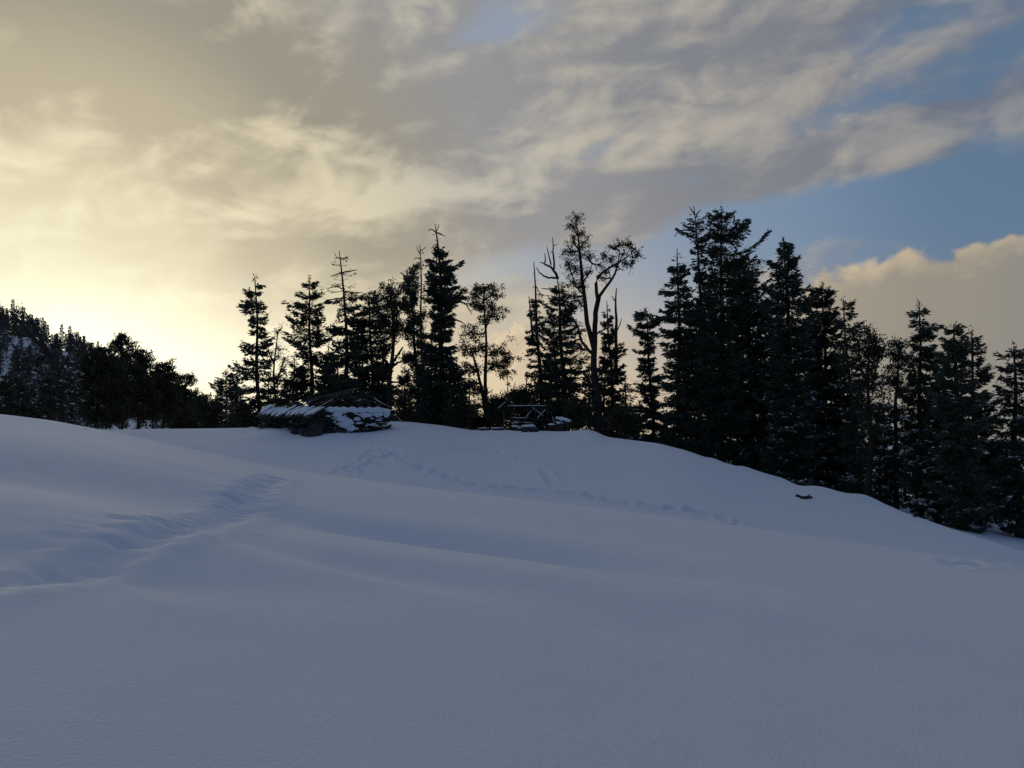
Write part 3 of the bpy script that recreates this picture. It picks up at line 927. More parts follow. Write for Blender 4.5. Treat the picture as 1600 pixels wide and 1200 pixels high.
fir('spire_fir', 'fir with a long bare spike for a top, right of the gap of sky', 847, 58, [(843, 560), (838, 480)], (834, 409),
    [(409, 2, 2), (440, 3, 3), (456, 10, 10), (466, 6, 14), (478, 12, 8), (495, 14, 10), (515, 28, 14), (530, 18, 16), (550, 24, 16), (570, 32, 18), (590, 26, 24), (610, 36, 30), (640, 44, 34), (668, 40, 36)],
    0.2, 1.1, dead=462, seed=13, gap=0.22, nb=6, e_low=-24, e_top=-10,
    spires=[[(832, 530, 2), (829, 490, 1.6), (827, 459, 0.7)]], dead_limbs=[[(837, 447, 1.0), (843, 458, 0.8), (850, 462, 0.5)]])
fir('snag_topped_tree', 'thick trunk with forked dead limbs on top, left of the great forked oak', 882, 57, [(879, 570), (874, 450)], (869, 428),
    [(440, 5, 8), (455, 10, 10), (466, 16, 14), (480, 26, 26), (500, 30, 30), (540, 32, 32), (600, 34, 34), (668, 34, 30)],
    0.24, 1.15, dead=450, seed=14, gap=0.2,
    dead_limbs=[[(872, 436, 2.4), (866, 421, 2.2), (852, 411, 1.5), (844, 409, 0.6)], [(866, 420, 1.8), (865, 395, 1.4), (864, 368, 0.6)], [(870, 434, 1.8), (851, 435, 1.4), (843, 428, 1.0), (837, 420, 0.5)],
                [(852, 411, 1.2), (851, 395, 0.6)], [(861, 414, 1.4), (857, 398, 1.0), (854, 386, 0.5)], [(864, 384, 0.7), (871, 382, 0.4)], [(865, 396, 0.7), (859, 393, 0.4)], [(870, 450, 1.4), (858, 452, 1.1), (846, 451, 0.6)]])
clump_tree('forked_oak', 'great forked oak with two tall limbs, the right one arching over', 936, 54, [(931, 600), (928, 545)], (929, 530),
           [(901, 340, 9, 8), (894, 352, 8, 7), (905, 365, 9, 8), (896, 376, 10, 8), (912, 378, 8, 8), (890, 394, 10, 9), (905, 398, 10, 9), (917, 400, 8, 8), (888, 412, 8, 8), (900, 418, 10, 9), (916, 425, 8, 8), (893, 440, 11, 9), (908, 446, 9, 9), (889, 462, 10, 8), (903, 470, 9, 9),
            (970, 380, 9, 5), (957, 388, 7, 5), (982, 381, 7, 5), (991, 389, 7, 6), (996, 399, 5, 8), (945, 398, 6, 5), (938, 412, 5, 5), (972, 396, 7, 4), (955, 405, 6, 4), (986, 409, 4, 8), (946, 424, 5, 4), (962, 416, 5, 4), (975, 412, 5, 5), (940, 434, 5, 5), (898, 508, 9, 8), (905, 545, 8, 8)],
           0.27, 15, r1=0.19,
           stems=[[(929, 548, 4.6), (922, 534, 4.2), (915, 492, 3.8), (913, 453, 3.2), (908, 417, 2.6), (906, 375, 1.6), (900, 345, 0.6)],
                  [(929, 545, 4.6), (928, 520, 4.4), (931, 480, 4.2), (935, 463, 3.8)]],
           limbs=[[(934, 468, 3.2), (930, 445, 2.8), (931, 430, 2.4), (946, 420, 2.2), (968, 407, 1.7), (986, 393, 1.0), (999, 384, 0.4)], [(935, 465, 3.0), (945, 450, 2.6), (955, 440, 2.2), (965, 418, 1.6), (968, 390, 0.7)],
                  [(924, 552, 2.8), (907, 532, 2.2), (902, 503, 1.6), (892, 492, 0.8)], [(931, 522, 1.7), (940, 516, 1.3), (950, 512, 0.6)], [(913, 462, 1.8), (902, 450, 1.3), (894, 430, 0.7)], [(912, 440, 1.7), (920, 428, 1.2), (925, 412, 0.6)],
                  [(929, 610, 2.5), (917, 590, 1.6), (906, 578, 0.8)], [(930, 625, 2.6), (915, 618, 1.8), (903, 604, 0.8)], [(968, 408, 1.0), (974, 398, 0.7), (977, 388, 0.4)], [(955, 440, 1.2), (952, 428, 0.8), (951, 414, 0.4)], [(962, 424, 1.0), (970, 420, 0.6), (975, 424, 0.4)], [(986, 393, 0.9), (989, 403, 0.6), (987, 416, 0.35)], [(978, 400, 0.9), (986, 386, 0.6), (988, 375, 0.35)], [(968, 395, 0.8), (961, 384, 0.6), (958, 374, 0.3)], [(958, 412, 0.9), (949, 400, 0.6), (942, 393, 0.3)], [(975, 402, 0.8), (981, 412, 0.5), (980, 422, 0.3)]],
           thin=0.5, leafs=13, leaf=0.13, blob=0.17, twigs=17, puff=1.35, twr=0.017)
fir('twin_spired_fir', 'narrow fir with two dead spikes on top, right of the great forked oak', 957, 60, [(955, 580)], (948, 470),
    [(470, 2, 2), (490, 6, 6), (510, 8, 10), (530, 12, 14), (550, 14, 24), (570, 18, 20), (600, 22, 22), (640, 26, 28), (690, 30, 30)], 0.2, 1.4, dead=492, seed=16, gap=0.14,
    spires=[[(962, 600, 3), (962, 530, 2.6), (960, 485, 2), (961, 453, 0.8)], [(963, 520, 1.2), (968, 508, 0.9), (971, 497, 0.5)]], dead_limbs=[[(960, 470, 1), (957, 463, 0.7), (955, 462, 0.4)]])
fir('fir_tree', 'lone fir with a flat bushy top in the gap before the right-hand stand', 1022, 57, [(1017, 600)], (1010, 484),
    [(484, 12, 12), (492, 20, 22), (504, 24, 26), (518, 26, 20), (530, 14, 14), (548, 20, 14), (566, 12, 14), (585, 22, 20), (600, 24, 22), (620, 14, 16), (640, 24, 22), (670, 20, 20), (695, 20, 20)], 0.19, 1.5, seed=17, gap=0.14, e_top=5, e_low=-18)
fir('young_fir', 'short young fir at the foot of the lone flat-topped fir', 986, 56, [], (985, 628), [(628, 3, 3), (645, 10, 10), (670, 15, 15), (695, 16, 16)], 0.09, 1.2, snow=0.02, seed=18)
fir('young_fir', 'short young fir just left of the first right-hand fir', 1043, 56, [], (1042, 640), [(640, 3, 3), (660, 10, 10), (700, 15, 15)], 0.09, 1.2, snow=0.03, seed=19)
# --- the right-hand stand
fir('fir_tree', 'pointed fir with thin drooping tip, first of the right-hand stand', 1062, 55, [(1061, 560)], (1058, 388),
    [(388, 2, 2), (402, 10, 9), (415, 14, 12), (428, 22, 16), (440, 14, 14), (456, 30, 16), (468, 24, 20), (490, 26, 26), (515, 34, 30), (560, 34, 34), (620, 36, 36), (710, 36, 36)], 0.23, 1.3, dead=412, seed=20, gap=0.16, e_low=-18, e_top=0)
fir('dead_topped_fir', 'tall slim tree with a bare forked tip beside the tallest fir', 1108, 54, [(1104, 600), (1096, 460), (1089, 370)], (1084, 322),
    [(322, 2, 2), (338, 10, 10), (352, 22, 18), (362, 34, 22), (374, 28, 20), (388, 14, 18), (405, 10, 16), (420, 16, 14), (440, 10, 12), (520, 12, 14), (600, 16, 16), (720, 16, 16)], 0.2, 1.0, dead=342, seed=21, gap=0.25, nb=6,
    dead_limbs=[[(1086, 336, 1.3), (1081, 328, 0.9), (1077, 322, 0.5)], [(1087, 340, 1.3), (1092, 330, 1), (1096, 328, 0.5)], [(1088, 362, 1.8), (1073, 358, 1.3), (1060, 360, 1), (1054, 370, 0.5)]])
fir('tall_fir', 'tallest and widest fir of the right-hand stand', 1126, 55, [(1126, 560), (1127, 400)], (1128, 323),
    [(323, 9, 9), (332, 14, 14), (345, 22, 22), (358, 14, 18), (372, 22, 44), (382, 28, 34), (393, 24, 56), (405, 30, 44), (425, 34, 48), (445, 34, 60), (470, 36, 66), (500, 38, 66), (560, 40, 60), (640, 40, 50), (725, 40, 50)], 0.27, 1.35, seed=22, gap=0.14, nb=8, e_low=-10)
fir('fir_tree', 'dense fir filling the space right of the tallest fir', 1172, 56, [(1172, 600)], (1170, 418),
    [(418, 5, 5), (432, 16, 14), (450, 24, 24), (475, 30, 32), (510, 36, 36), (560, 38, 36), (650, 42, 40), (740, 42, 40)], 0.24, 1.5, seed=23, gap=0.1, nb=8, snow=0.012)
fir('fork_tipped_fir', 'tall fir with a two-pronged tip at the middle of the right-hand stand', 1236, 52, [(1234, 600), (1229, 440)], (1224, 374),
    [(374, 6, 6), (388, 10, 20), (400, 14, 20), (416, 30, 24), (424, 28, 24), (436, 20, 24), (448, 24, 30), (462, 34, 38), (475, 30, 40), (500, 34, 40), (540, 36, 40), (620, 40, 42), (760, 42, 42)], 0.26, 1.5, seed=24, nb=8, gap=0.12, snow=0.008,
    spires=[[(1231, 425, 2), (1235, 398, 1.6), (1238, 376, 1.0)]])
fir('fir_tree', 'smooth pointed fir right of the fork-tipped fir', 1294, 54, [(1290, 600)], (1284, 442),
    [(442, 4, 4), (456, 12, 12), (470, 18, 18), (488, 22, 24), (510, 26, 28), (560, 30, 30), (650, 34, 34), (775, 36, 36)], 0.22, 1.6, seed=25, nb=8, gap=0.08, snow=0.012)
fir('fir_tree', 'gap-toothed fir with branches reaching right, lightly dusted with snow', 1337, 50, [(1330, 650), (1322, 530)], (1318, 468),
    [(468, 4, 4), (478, 8, 16), (486, 10, 18), (497, 8, 12), (512, 14, 20), (526, 12, 22), (545, 16, 22), (580, 20, 24), (650, 26, 26), (780, 28, 28)], 0.19, 1.1, seed=26, gap=0.2, nb=6, snow=0.05)
clump_tree('oak_tree', 'round topped broadleaf tree with bare trunk base right of the gap-toothed fir', 1355, 46, [(1356, 700), (1360, 620)], (1358, 525),
           [(1358, 522, 14, 8), (1347, 538, 13, 9), (1370, 536, 13, 9), (1358, 552, 17, 9), (1376, 552, 12, 9), (1343, 562, 12, 10), (1362, 580, 15, 10), (1348, 600, 14, 12), (1370, 606, 14, 12), (1356, 640, 18, 14), (1362, 675, 18, 14), (1350, 710, 16, 12)],
           0.22, 27, thin=0.9, leafs=42, leaf=0.15, m='leaf', snow=0.006, limbs=[[(1359, 610, 2.2), (1370, 585, 1.5), (1378, 560, 0.8)], [(1358, 600, 2), (1348, 580, 1.4), (1343, 560, 0.7)]])
clump_tree('oak_tree', 'hazy soft-crowned tree between the round broadleaf and the tiered fir', 1397, 52, [(1400, 640)], (1404, 540),
           [(1404, 538, 12, 8), (1394, 552, 13, 9), (1412, 556, 12, 9), (1400, 572, 15, 10), (1390, 595, 12, 12), (1408, 605, 14, 12), (1396, 640, 14, 14), (1404, 680, 16, 16), (1394, 720, 16, 16), (1402, 755, 14, 14)],
           0.18, 28, thin=0.9, leafs=40, leaf=0.15, snow=0.01)
fir('tiered_fir', 'flat-tiered fir with clotted snow on its lower right branches', 1441, 47, [(1439, 650)], (1436, 474),
    [(474, 4, 4), (484, 10, 12), (494, 18, 20), (502, 12, 12), (514, 22, 26), (524, 14, 16), (534, 20, 30), (545, 20, 28), (570, 26, 34), (600, 30, 36), (640, 34, 40), (700, 34, 38), (770, 32, 34), (800, 20, 20)], 0.22, 1.4, seed=29, gap=0.12, nb=7, snow=0.05, e_top=0, e_low=-20, bare=800)
fir('fir_tree', 'heavy dark fir left of the right-leaning bough, thick trunk on the snow', 1500, 43, [(1497, 700)], (1490, 507),
    [(507, 7, 7), (520, 16, 16), (535, 24, 22), (560, 30, 28), (600, 36, 34), (660, 40, 36), (760, 42, 38), (805, 26, 26)], 0.27, 1.7, seed=30, nb=8, gap=0.08, bare=805)
fir('fir_tree', 'fir with long boughs trailing right toward the gap near the picture edge', 1524, 47, [(1522, 650)], (1518, 516),
    [(516, 4, 4), (528, 8, 14), (540, 10, 20), (556, 10, 24), (575, 16, 36), (590, 18, 28), (615, 22, 32), (640, 24, 36), (660, 24, 30), (700, 26, 38), (760, 30, 34), (815, 24, 24)], 0.2, 1.2, seed=31, gap=0.16, nb=6, snow=0.02)
fir('fir_tree', 'last fir on the right, cut by the picture edge, trunk clear of the snow', 1588, 44, [(1587, 700)], (1584, 540),
    [(540, 8, 8), (552, 18, 16), (568, 20, 20), (580, 16, 20), (600, 26, 24), (640, 30, 28), (680, 34, 34), (760, 38, 36), (812, 28, 28)], 0.24, 1.3, seed=32, nb=7, gap=0.12, bare=815)
fir('fir_tree', 'dense fir at the back between the two right-hand giants', 1205, 64, [], (1203, 470), [(470, 5, 5), (500, 18, 18), (560, 28, 28), (640, 34, 34), (760, 36, 36)], 0.2, 1.3, seed=33, snow=0.015)
fir('fir_tree', 'dense back-row fir between the fork-tipped and the pointed fir', 1262, 62, [], (1261, 500), [(500, 4, 4), (530, 16, 16), (580, 26, 26), (650, 32, 32), (770, 34, 34)], 0.2, 1.3, seed=34, snow=0.02)
fir('snowy_fir', 'snow-dusted smaller fir under the smooth pointed fir', 1312, 55, [], (1313, 545), [(545, 4, 4), (580, 14, 14), (640, 24, 24), (780, 30, 30)], 0.16, 1.2, seed=35, snow=0.10)
fir('snowy_fir', 'snow-dusted low fir behind the round broadleaf trunk', 1382, 56, [], (1380, 620), [(620, 4, 4), (660, 14, 14), (720, 22, 22), (790, 24, 24)], 0.13, 1.2, seed=36, snow=0.09)
fir('snowy_fir', 'snow-clotted fir squeezed right of the tiered fir', 1462, 45, [], (1464, 590), [(590, 4, 4), (630, 14, 16), (680, 20, 24), (740, 22, 24), (800, 18, 18)], 0.16, 1.2, seed=37, snow=0.09, bare=805)
fir('snowy_fir', 'small snowy fir low in the gap beside the last tree', 1551, 50, [], (1550, 700), [(700, 3, 3), (730, 14, 12), (770, 20, 18), (830, 22, 20)], 0.11, 1.1, seed=38, snow=0.08)
fir('fir_tree', 'back-row fir whose trunk shows below the boughs beside the tiered fir', 1478, 50, [(1478, 700)], (1474, 560), [(560, 4, 4), (590, 12, 12), (640, 20, 20), (720, 28, 28), (795, 22, 22)], 0.2, 1.3, seed=39, bare=795)
fir('fir_tree', 'fir crowding behind the tall slim tree, mostly hidden', 1090, 62, [], (1088, 470), [(470, 4, 4), (500, 16, 16), (560, 26, 26), (640, 30, 30), (720, 30, 30)], 0.18, 1.2, seed=40)
fir('fir_tree', 'short dark fir behind the twin-spired fir', 925, 66, [], (920, 570), [(570, 4, 4), (600, 14, 14), (640, 20, 20), (690, 22, 22)], 0.14, 1.1, seed=41)
fir('fir_tree', 'middling fir behind the spike-topped fir and the snag', 862, 66, [], (861, 540), [(540, 4, 4), (570, 14, 14), (610, 22, 22), (670, 26, 26)], 0.15, 1.1, seed=42)
fir('fir_tree', 'short dark fir hidden behind the tall pointed fir', 715, 66, [], (713, 560), [(560, 4, 4), (590, 12, 12), (640, 20, 20), (675, 22, 22)], 0.14, 1.2, seed=43)
fir('fir_tree', 'short dark fir behind the hut roof poles', 512, 68, [], (513, 540), [(540, 4, 4), (570, 14, 14), (610, 22, 22), (670, 24, 24)], 0.14, 1.2, seed=44)

# --- the dark second row: smaller firs crowding behind the stand
second = [(372, 60, 582, 21, 'small fir filling the foot of the slim ragged fir'), (420, 64, 586, 23, 'small fir behind the thin leafless tree'), (458, 63, 558, 26, 'small fir left of the full green fir'),
          (530, 66, 532, 28, 'small fir between the full green fir and the dead-topped one'), (562, 64, 544, 30, 'small fir right of the dead-topped fir trunk'), (600, 66, 562, 26, 'small fir behind the forked oak with bare limbs'),
          (632, 67, 572, 22, 'small fir in the gap right of the forked oak'), (672, 65, 532, 26, 'small fir behind the bare pole'), (735, 68, 582, 24, 'small fir behind the twin slanting trunks'),
          (822, 66, 586, 25, 'small fir left of the spike-topped fir'), (842, 68, 596, 25, 'small fir behind the pole frame posts'), (893, 67, 586, 25, 'small fir left of the great oak trunk'),
          (975, 66, 586, 25, 'small fir right of the twin-spired fir'), (1000, 66, 626, 19, 'small fir at the foot of the lone flat-topped fir, left side'), (944, 66, 546, 23, 'small fir close behind the great oak trunk'),
          (1072, 66, 520, 28, 'back-row fir behind the first right-hand fir'), (1110, 68, 450, 30, 'back-row fir behind the tall slim tree'), (1150, 66, 440, 34, 'back-row fir behind the widest fir'),
          (1190, 70, 528, 34, 'back-row fir seen low between the giants'), (1222, 68, 508, 34, 'back-row fir behind the fork-tipped fir, left side'), (1250, 70, 548, 34, 'back-row fir behind the fork-tipped fir, right side'),
          (1280, 68, 568, 34, 'back-row fir behind the smooth pointed fir'), (1325, 66, 598, 32, 'back-row fir behind the gap-toothed fir'), (1345, 62, 628, 30, 'back-row fir left behind the round broadleaf tree'),
          (1372, 64, 638, 28, 'back-row fir right behind the round broadleaf tree'), (1412, 62, 628, 30, 'back-row fir behind the hazy soft-crowned tree'), (1430, 60, 648, 30, 'back-row fir left behind the tiered fir'),
          (1458, 60, 628, 30, 'back-row fir right behind the tiered fir'), (1482, 58, 618, 30, 'back-row fir left behind the heavy dark fir'), (1512, 58, 628, 32, 'back-row fir behind the trailing boughs'),
          (1535, 58, 688, 26, 'low back-row fir left of the gap beside the last tree'), (1572, 56, 678, 28, 'low back-row fir behind the last tree'), (1604, 54, 628, 30, 'fir mostly outside the right picture edge')]
for i, (px, Y, ty, hw, lab) in enumerate(second):
    hb = 700 if px < 1040 else 860
    fir('fir_tree' if px > 1040 else 'young_fir', lab, px, Y, [], (px + (i * 7) % 5 - 2, ty), [(ty, 4, 4), (ty + 26, hw * 0.5, hw * 0.5), (ty + 70, hw * 0.9, hw * 0.9), (hb, hw * 1.15, hw * 1.15)], 0.15, 0.75 if px > 1040 else 0.62, seed=120 + i, nb=8, gap=0.08, snow=0.03 if px > 1180 else 0.0,
        size=0.32, per_m=34, group='second row of firs', whorl=0.46)

# --- low shrubs along the crest
shr = [(384, 640, 56, 'dark shrub left of the stone hut below the slim ragged fir'), (448, 628, 55, 'shrub behind the left eave of the stone hut'), (560, 620, 57, 'shrub behind the right end of the stone hut'),
       (636, 630, 54, 'shrub at the foot of the forked oak right of the hut'), (672, 636, 58, 'shrub under the bare pole of the dead fir'), (722, 632, 55, 'shrub at the foot of the tall pointed fir'), (742, 640, 60, 'shrub left of the twin slanting trunks'),
       (782, 628, 56, 'shrub right of the twin slanting trunks'), (812, 622, 57, 'shrub behind the pole frame'), (862, 632, 58, 'shrub behind the right end of the pole frame'), (905, 640, 54, 'shrub left of the great oak trunk'),
       (975, 650, 53, 'shrub at the foot of the narrow two-spiked fir'), (330, 636, 74, 'shrub left of the low bushy fir'), (770, 640, 61, 'shrub low behind the left end of the pole frame'), (828, 640, 60, 'shrub low behind the posts of the pole frame'), (795, 648, 59, 'shrub at the foot of the bare twiggy sapling'), (700, 645, 60, 'shrub left of the twin slanting trunks, close to the pointed fir'), (655, 650, 60, 'shrub between the hooked tree and the bare pole')]
for i, (px, py, Y, lab) in enumerate(shr):
    r_ = np.random.default_rng(60 + i)
    gy = 676
    cl = [(px + r_.uniform(-16, 16), py + r_.uniform(-8, 26), r_.uniform(8, 13), r_.uniform(6, 10)) for _ in range(9)]
    clump_tree('shrub', lab, px, Y, [], (px + r_.uniform(-4, 4), py + 4), cl, 0.05, 60 + i, cat='shrub', thin=0.62, leafs=34, leaf=0.14, twigs=14, blob=0.26, group='shrubs along the crest', r1=0.015, twr=0.011)
clump_tree('sapling', 'bare twiggy sapling against the bright gap left of the pole frame', 797, 53, [(796, 640)], (793, 588),
           [(794, 600, 5, 8), (800, 612, 6, 8), (789, 618, 6, 8)], 0.05, 80, leafs=0, twigs=16, r1=0.012, cat='sapling', group='saplings on the crest', limbs=[[(796, 630, 1), (801, 615, 0.8), (804, 598, 0.4)]])

# --- left: dark trees in front of the hillside
clump_tree('leaning_tree', 'leaning snow-streaked tree with two long arms on the far left', 104, 62, [(92, 600), (80, 556)], (74, 548),
           [(60, 560, 14, 10), (30, 570, 14, 12), (90, 580, 14, 12), (70, 610, 20, 14), (40, 620, 20, 14), (100, 630, 20, 16), (20, 520, 9, 6), (50, 505, 6, 6), (110, 600, 12, 14)],
           0.30, 90, r1=0.17, limbs=[[(80, 557, 4.2), (68, 545, 3.8), (52, 534, 3.4), (36, 520, 3.0), (22, 506, 2.6), (8, 492, 2.2), (-6, 482, 1.6)], [(78, 554, 3.2), (70, 540, 2.8), (62, 525, 2.4), (54, 510, 1.9), (44, 494, 1.1), (38, 486, 0.6)],
                                    [(70, 585, 2), (52, 578, 1.5), (30, 580, 0.8)], [(84, 590, 2), (98, 570, 1.4), (104, 550, 0.6)]], leafs=22, leaf=0.18, twigs=12, group='dark trees on the left', snow=0.03)
L0 = 'dark trees on the left'
clump_tree('oak_tree', 'broad dark round-crowned tree standing left of the small umbrella-topped one', 152, 74, [(152, 600)], (152, 555),
           [(152, 552, 18, 10), (138, 562, 16, 12), (168, 562, 16, 12), (130, 585, 18, 14), (155, 585, 22, 16), (176, 588, 18, 14), (128, 615, 20, 16), (150, 620, 24, 16), (178, 620, 20, 16), (140, 650, 24, 16), (172, 652, 24, 16)],
           0.3, 91, leafs=60, leaf=0.24, blob=0.42, thin=0.8, puff=1.0, group=L0, snow=0.004)
clump_tree('umbrella_tree', 'tree with a small umbrella-shaped crown on a bare stem above the left wood', 192, 78, [(191, 580)], (188, 532),
           [(188, 527, 11, 6), (180, 536, 9, 7), (197, 535, 9, 7), (188, 545, 12, 6), (194, 556, 8, 6), (186, 590, 14, 14), (200, 610, 16, 16), (186, 640, 18, 18)], 0.2, 92, leafs=55, leaf=0.2, blob=0.3, thin=0.8, puff=1.0, group=L0)
clump_tree('oak_tree', 'dark bushy tree right of the umbrella-topped tree', 218, 76, [(218, 600)], (216, 560),
           [(216, 556, 14, 9), (228, 562, 12, 9), (208, 570, 14, 12), (226, 585, 18, 14), (210, 605, 18, 16), (232, 612, 18, 16), (215, 640, 22, 18), (236, 645, 18, 16)], 0.25, 93, leafs=60, leaf=0.24, blob=0.4, thin=0.8, puff=1.0, group=L0, snow=0.003)
clump_tree('oak_tree', 'dark tree lower down the left wood with a knobbly crown', 256, 78, [(256, 610)], (255, 576),
           [(255, 572, 12, 8), (246, 585, 12, 10), (266, 588, 11, 9), (256, 602, 18, 12), (244, 622, 16, 14), (268, 622, 14, 14), (256, 645, 22, 16)], 0.22, 94, leafs=60, leaf=0.22, blob=0.38, thin=0.8, puff=1.0, group=L0)
clump_tree('oak_tree', 'flat topped small tree at the lower right end of the left wood', 290, 86, [(290, 620)], (289, 592),
           [(286, 590, 12, 5), (298, 597, 8, 5), (280, 604, 10, 8), (294, 615, 14, 10), (282, 635, 16, 14), (302, 640, 14, 12)], 0.18, 95, leafs=48, leaf=0.2, blob=0.34, thin=0.8, puff=1.0, group=L0, snow=0.004)
clump_tree('oak_tree', 'dark bushy tree low at the left picture edge', 20, 64, [(20, 630)], (18, 596),
           [(18, 596, 18, 12), (2, 612, 18, 14), (36, 612, 18, 14), (12, 640, 24, 16), (44, 642, 20, 16), (66, 648, 18, 14)], 0.25, 96, leafs=55, leaf=0.22, blob=0.4, thin=0.8, puff=1.0, group=L0, snow=0.004)
clump_tree('oak_tree', 'thin snow-flecked tree in front of the broad dark crown', 112, 66, [(110, 610)], (106, 560),
           [(106, 560, 9, 8), (112, 585, 11, 12), (104, 610, 13, 14), (116, 635, 15, 14), (102, 655, 15, 12)], 0.16, 97, leafs=30, leaf=0.18, blob=0.3, thin=0.8, puff=1.0, group=L0, snow=0.09)
clump_tree('oak_tree', 'low dark tree between the left wood and the low bushy fir', 318, 84, [(318, 640)], (317, 622),
           [(317, 622, 10, 7), (308, 636, 12, 9), (328, 638, 12, 9), (318, 652, 16, 10)], 0.15, 98, leafs=45, leaf=0.2, blob=0.32, thin=0.8, puff=1.0, group=L0)

for i, (px, py, Y, lab) in enumerate([(172, 600, 82, 'dark low tree filling the wood under the umbrella-topped tree'), (238, 606, 84, 'dark low tree between the bushy and the knobbly crowned trees'),
                                      (274, 618, 88, 'dark low tree left of the flat topped small tree'), (136, 596, 80, 'dark low tree at the left edge of the broad dark crown'),
                                      (304, 630, 90, 'dark low tree at the right foot of the flat topped small tree'), (84, 606, 76, 'dark low tree under the arms of the leaning tree')]):
    r_ = np.random.default_rng(300 + i)
    cl = [(px + r_.uniform(-14, 14), py + r_.uniform(-6, 50), r_.uniform(11, 17), r_.uniform(9, 14)) for _ in range(9)]
    clump_tree('oak_tree', lab, px, Y, [], (px, py), cl, 0.16, 300 + i, leafs=60, leaf=0.24, blob=0.42, thin=0.8, puff=1.0, group=L0)

# --- trees covering the hillside, far behind (small in the picture: one mesh each)


def far_conifer(seed, h):
    r = np.random.default_rng(seed); a = Acc()
    tubes(a, np.array([[[0, 0, -0.6], [0, 0, h * 0.5], [0, 0, h * 0.9]]]), np.array([[h * 0.018, h * 0.012, 0.02]]), 5)
    n = 520
    t = r.uniform(0.05, 1, n)
    ph = r.uniform(0, 6.28, n)
    R = 0.1 + h * 0.16 * (1 - t) ** 0.8 * r.uniform(0.3, 1.15, n) * (0.8 + 0.4 * np.sin(t * 40))
    b = np.stack([np.cos(ph) * R * 0.5, np.sin(ph) * R * 0.5, t * h], -1)
    leaves(a, b, np.stack([np.cos(ph), np.sin(ph), r.uniform(-0.5, 0.1, n)], -1), np.maximum(0.4, R), 0.34, r)
    return a.mesh('hillside_fir', M['frost_haze'], False)


def far_round(seed, h):
    r = np.random.default_rng(seed); a = Acc()
    tubes(a, np.array([[[0, 0, -0.6], [0.1, 0, h * 0.4], [0.2, 0.1, h * 0.8]]]), np.array([[h * 0.025, h * 0.018, 0.04]]), 5)
    for _ in range(9):
        c = np.array([r.normal(0, h * 0.16), r.normal(0, h * 0.16), h * r.uniform(0.35, 0.92)])
        tubes(a, np.array([[[0.1, 0, h * 0.3], (c + [0.1, 0, h * 0.3]) / 2, c]]), np.array([[0.10, 0.07, 0.03]]), 4)
        n = 60
        leaves(a, c + r.normal(size=(n, 3)) * h * np.array([0.085, 0.085, 0.06]), r.normal(size=(n, 3)), 0.5 * r.uniform(0.6, 1.3, n), 0.32, r)
    return a.mesh('hillside_oak', M['frost_haze'], False)


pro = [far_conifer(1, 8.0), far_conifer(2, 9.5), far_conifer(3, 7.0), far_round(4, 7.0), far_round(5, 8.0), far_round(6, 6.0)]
rh = np.random.default_rng(5)
cnt = 0
for k in range(4000):
    if cnt >= 290: break
    az = math.radians(px_az(rh.uniform(-40, 350))); r = 150 + 150 * rh.uniform(0, 1) ** 0.6
    x, y = r * math.sin(az), r * math.cos(az)
    px = 800 + F * math.tan(az)
    z = float(H(x, y))
    py = HZ - (z - EYE) / y * F
    if 0 < px < 62 and 535 < py < 600 and rh.uniform() < 0.6: continue     # open snow patch
    if py > 690: continue
    i = int(rh.choice(6, p=[0.2, 0.2, 0.2, 0.13, 0.13, 0.14]))
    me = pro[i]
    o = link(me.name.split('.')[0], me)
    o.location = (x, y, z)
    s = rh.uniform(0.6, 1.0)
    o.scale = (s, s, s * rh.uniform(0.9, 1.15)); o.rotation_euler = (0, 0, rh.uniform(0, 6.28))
    if i < 3: tag(o, 'small dark pointed fir among the many covering the far left hillside', 'tree', 'firs on the far left hillside')
    else: tag(o, 'small grey-brown rounded tree among the many covering the far left hillside', 'tree', 'rounded trees on the far left hillside')
    cnt += 1

# ------------------------------------------------------------------ stone hut


def hull_mesh(name, seed, m, flat=0.5, n=22):
    """irregular stone in a unit box"""
    r = np.random.default_rng(seed)
    bm = bmesh.new()
    for _ in range(n):
        p = r.uniform(-1, 1, 3)
        p = np.sign(p) * np.abs(p) ** 0.45
        bm.verts.new((p[0] * 0.5, p[1] * 0.5, p[2] * 0.5))
    res = bmesh.ops.convex_hull(bm, input=bm.verts)
    bmesh.ops.delete(bm, geom=list({g for g in res['geom_interior'] + res['geom_unused'] if isinstance(g, bmesh.types.BMVert)}), context='VERTS')
    me = bpy.data.meshes.new(name); bm.to_mesh(me); bm.free()
    me.materials.append(m)
    return me


def lump_mesh(name, seed, m):
    """rounded cake of snow in a unit box, flat below"""
    r = np.random.default_rng(seed)
    bm = bmesh.new()
    bmesh.ops.create_icosphere(bm, subdivisions=2, radius=0.5)
    k = r.uniform(0, 6, 6)
    for v in bm.verts:
        x, y, z = v.co
        d = 1 + 0.16 * math.sin(6 * x + k[0]) + 0.13 * math.sin(7 * y + k[1]) + 0.08 * math.sin(13 * x + 9 * y + k[2])
        z2 = z if z > 0 else z * 0.35
        v.co = (x * d, y * d, z2 * (1 + 0.2 * math.sin(8 * x + k[3])))
    for f in bm.faces: f.smooth = True
    me = bpy.data.meshes.new(name); bm.to_mesh(me); bm.free()
    me.materials.append(m)
    return me


STONES = [hull_mesh('stone', 200 + i, M['stone']) for i in range(8)]
SNOWS = [lump_mesh('snow_cap', 300 + i, M['snowlump']) for i in range(6)]


def part(name, me, parent, loc, rot=(0, 0, 0), scale=(1, 1, 1)):
    o = link(name, me, parent)
    o.location = loc; o.rotation_euler = rot; o.scale = scale
    return o


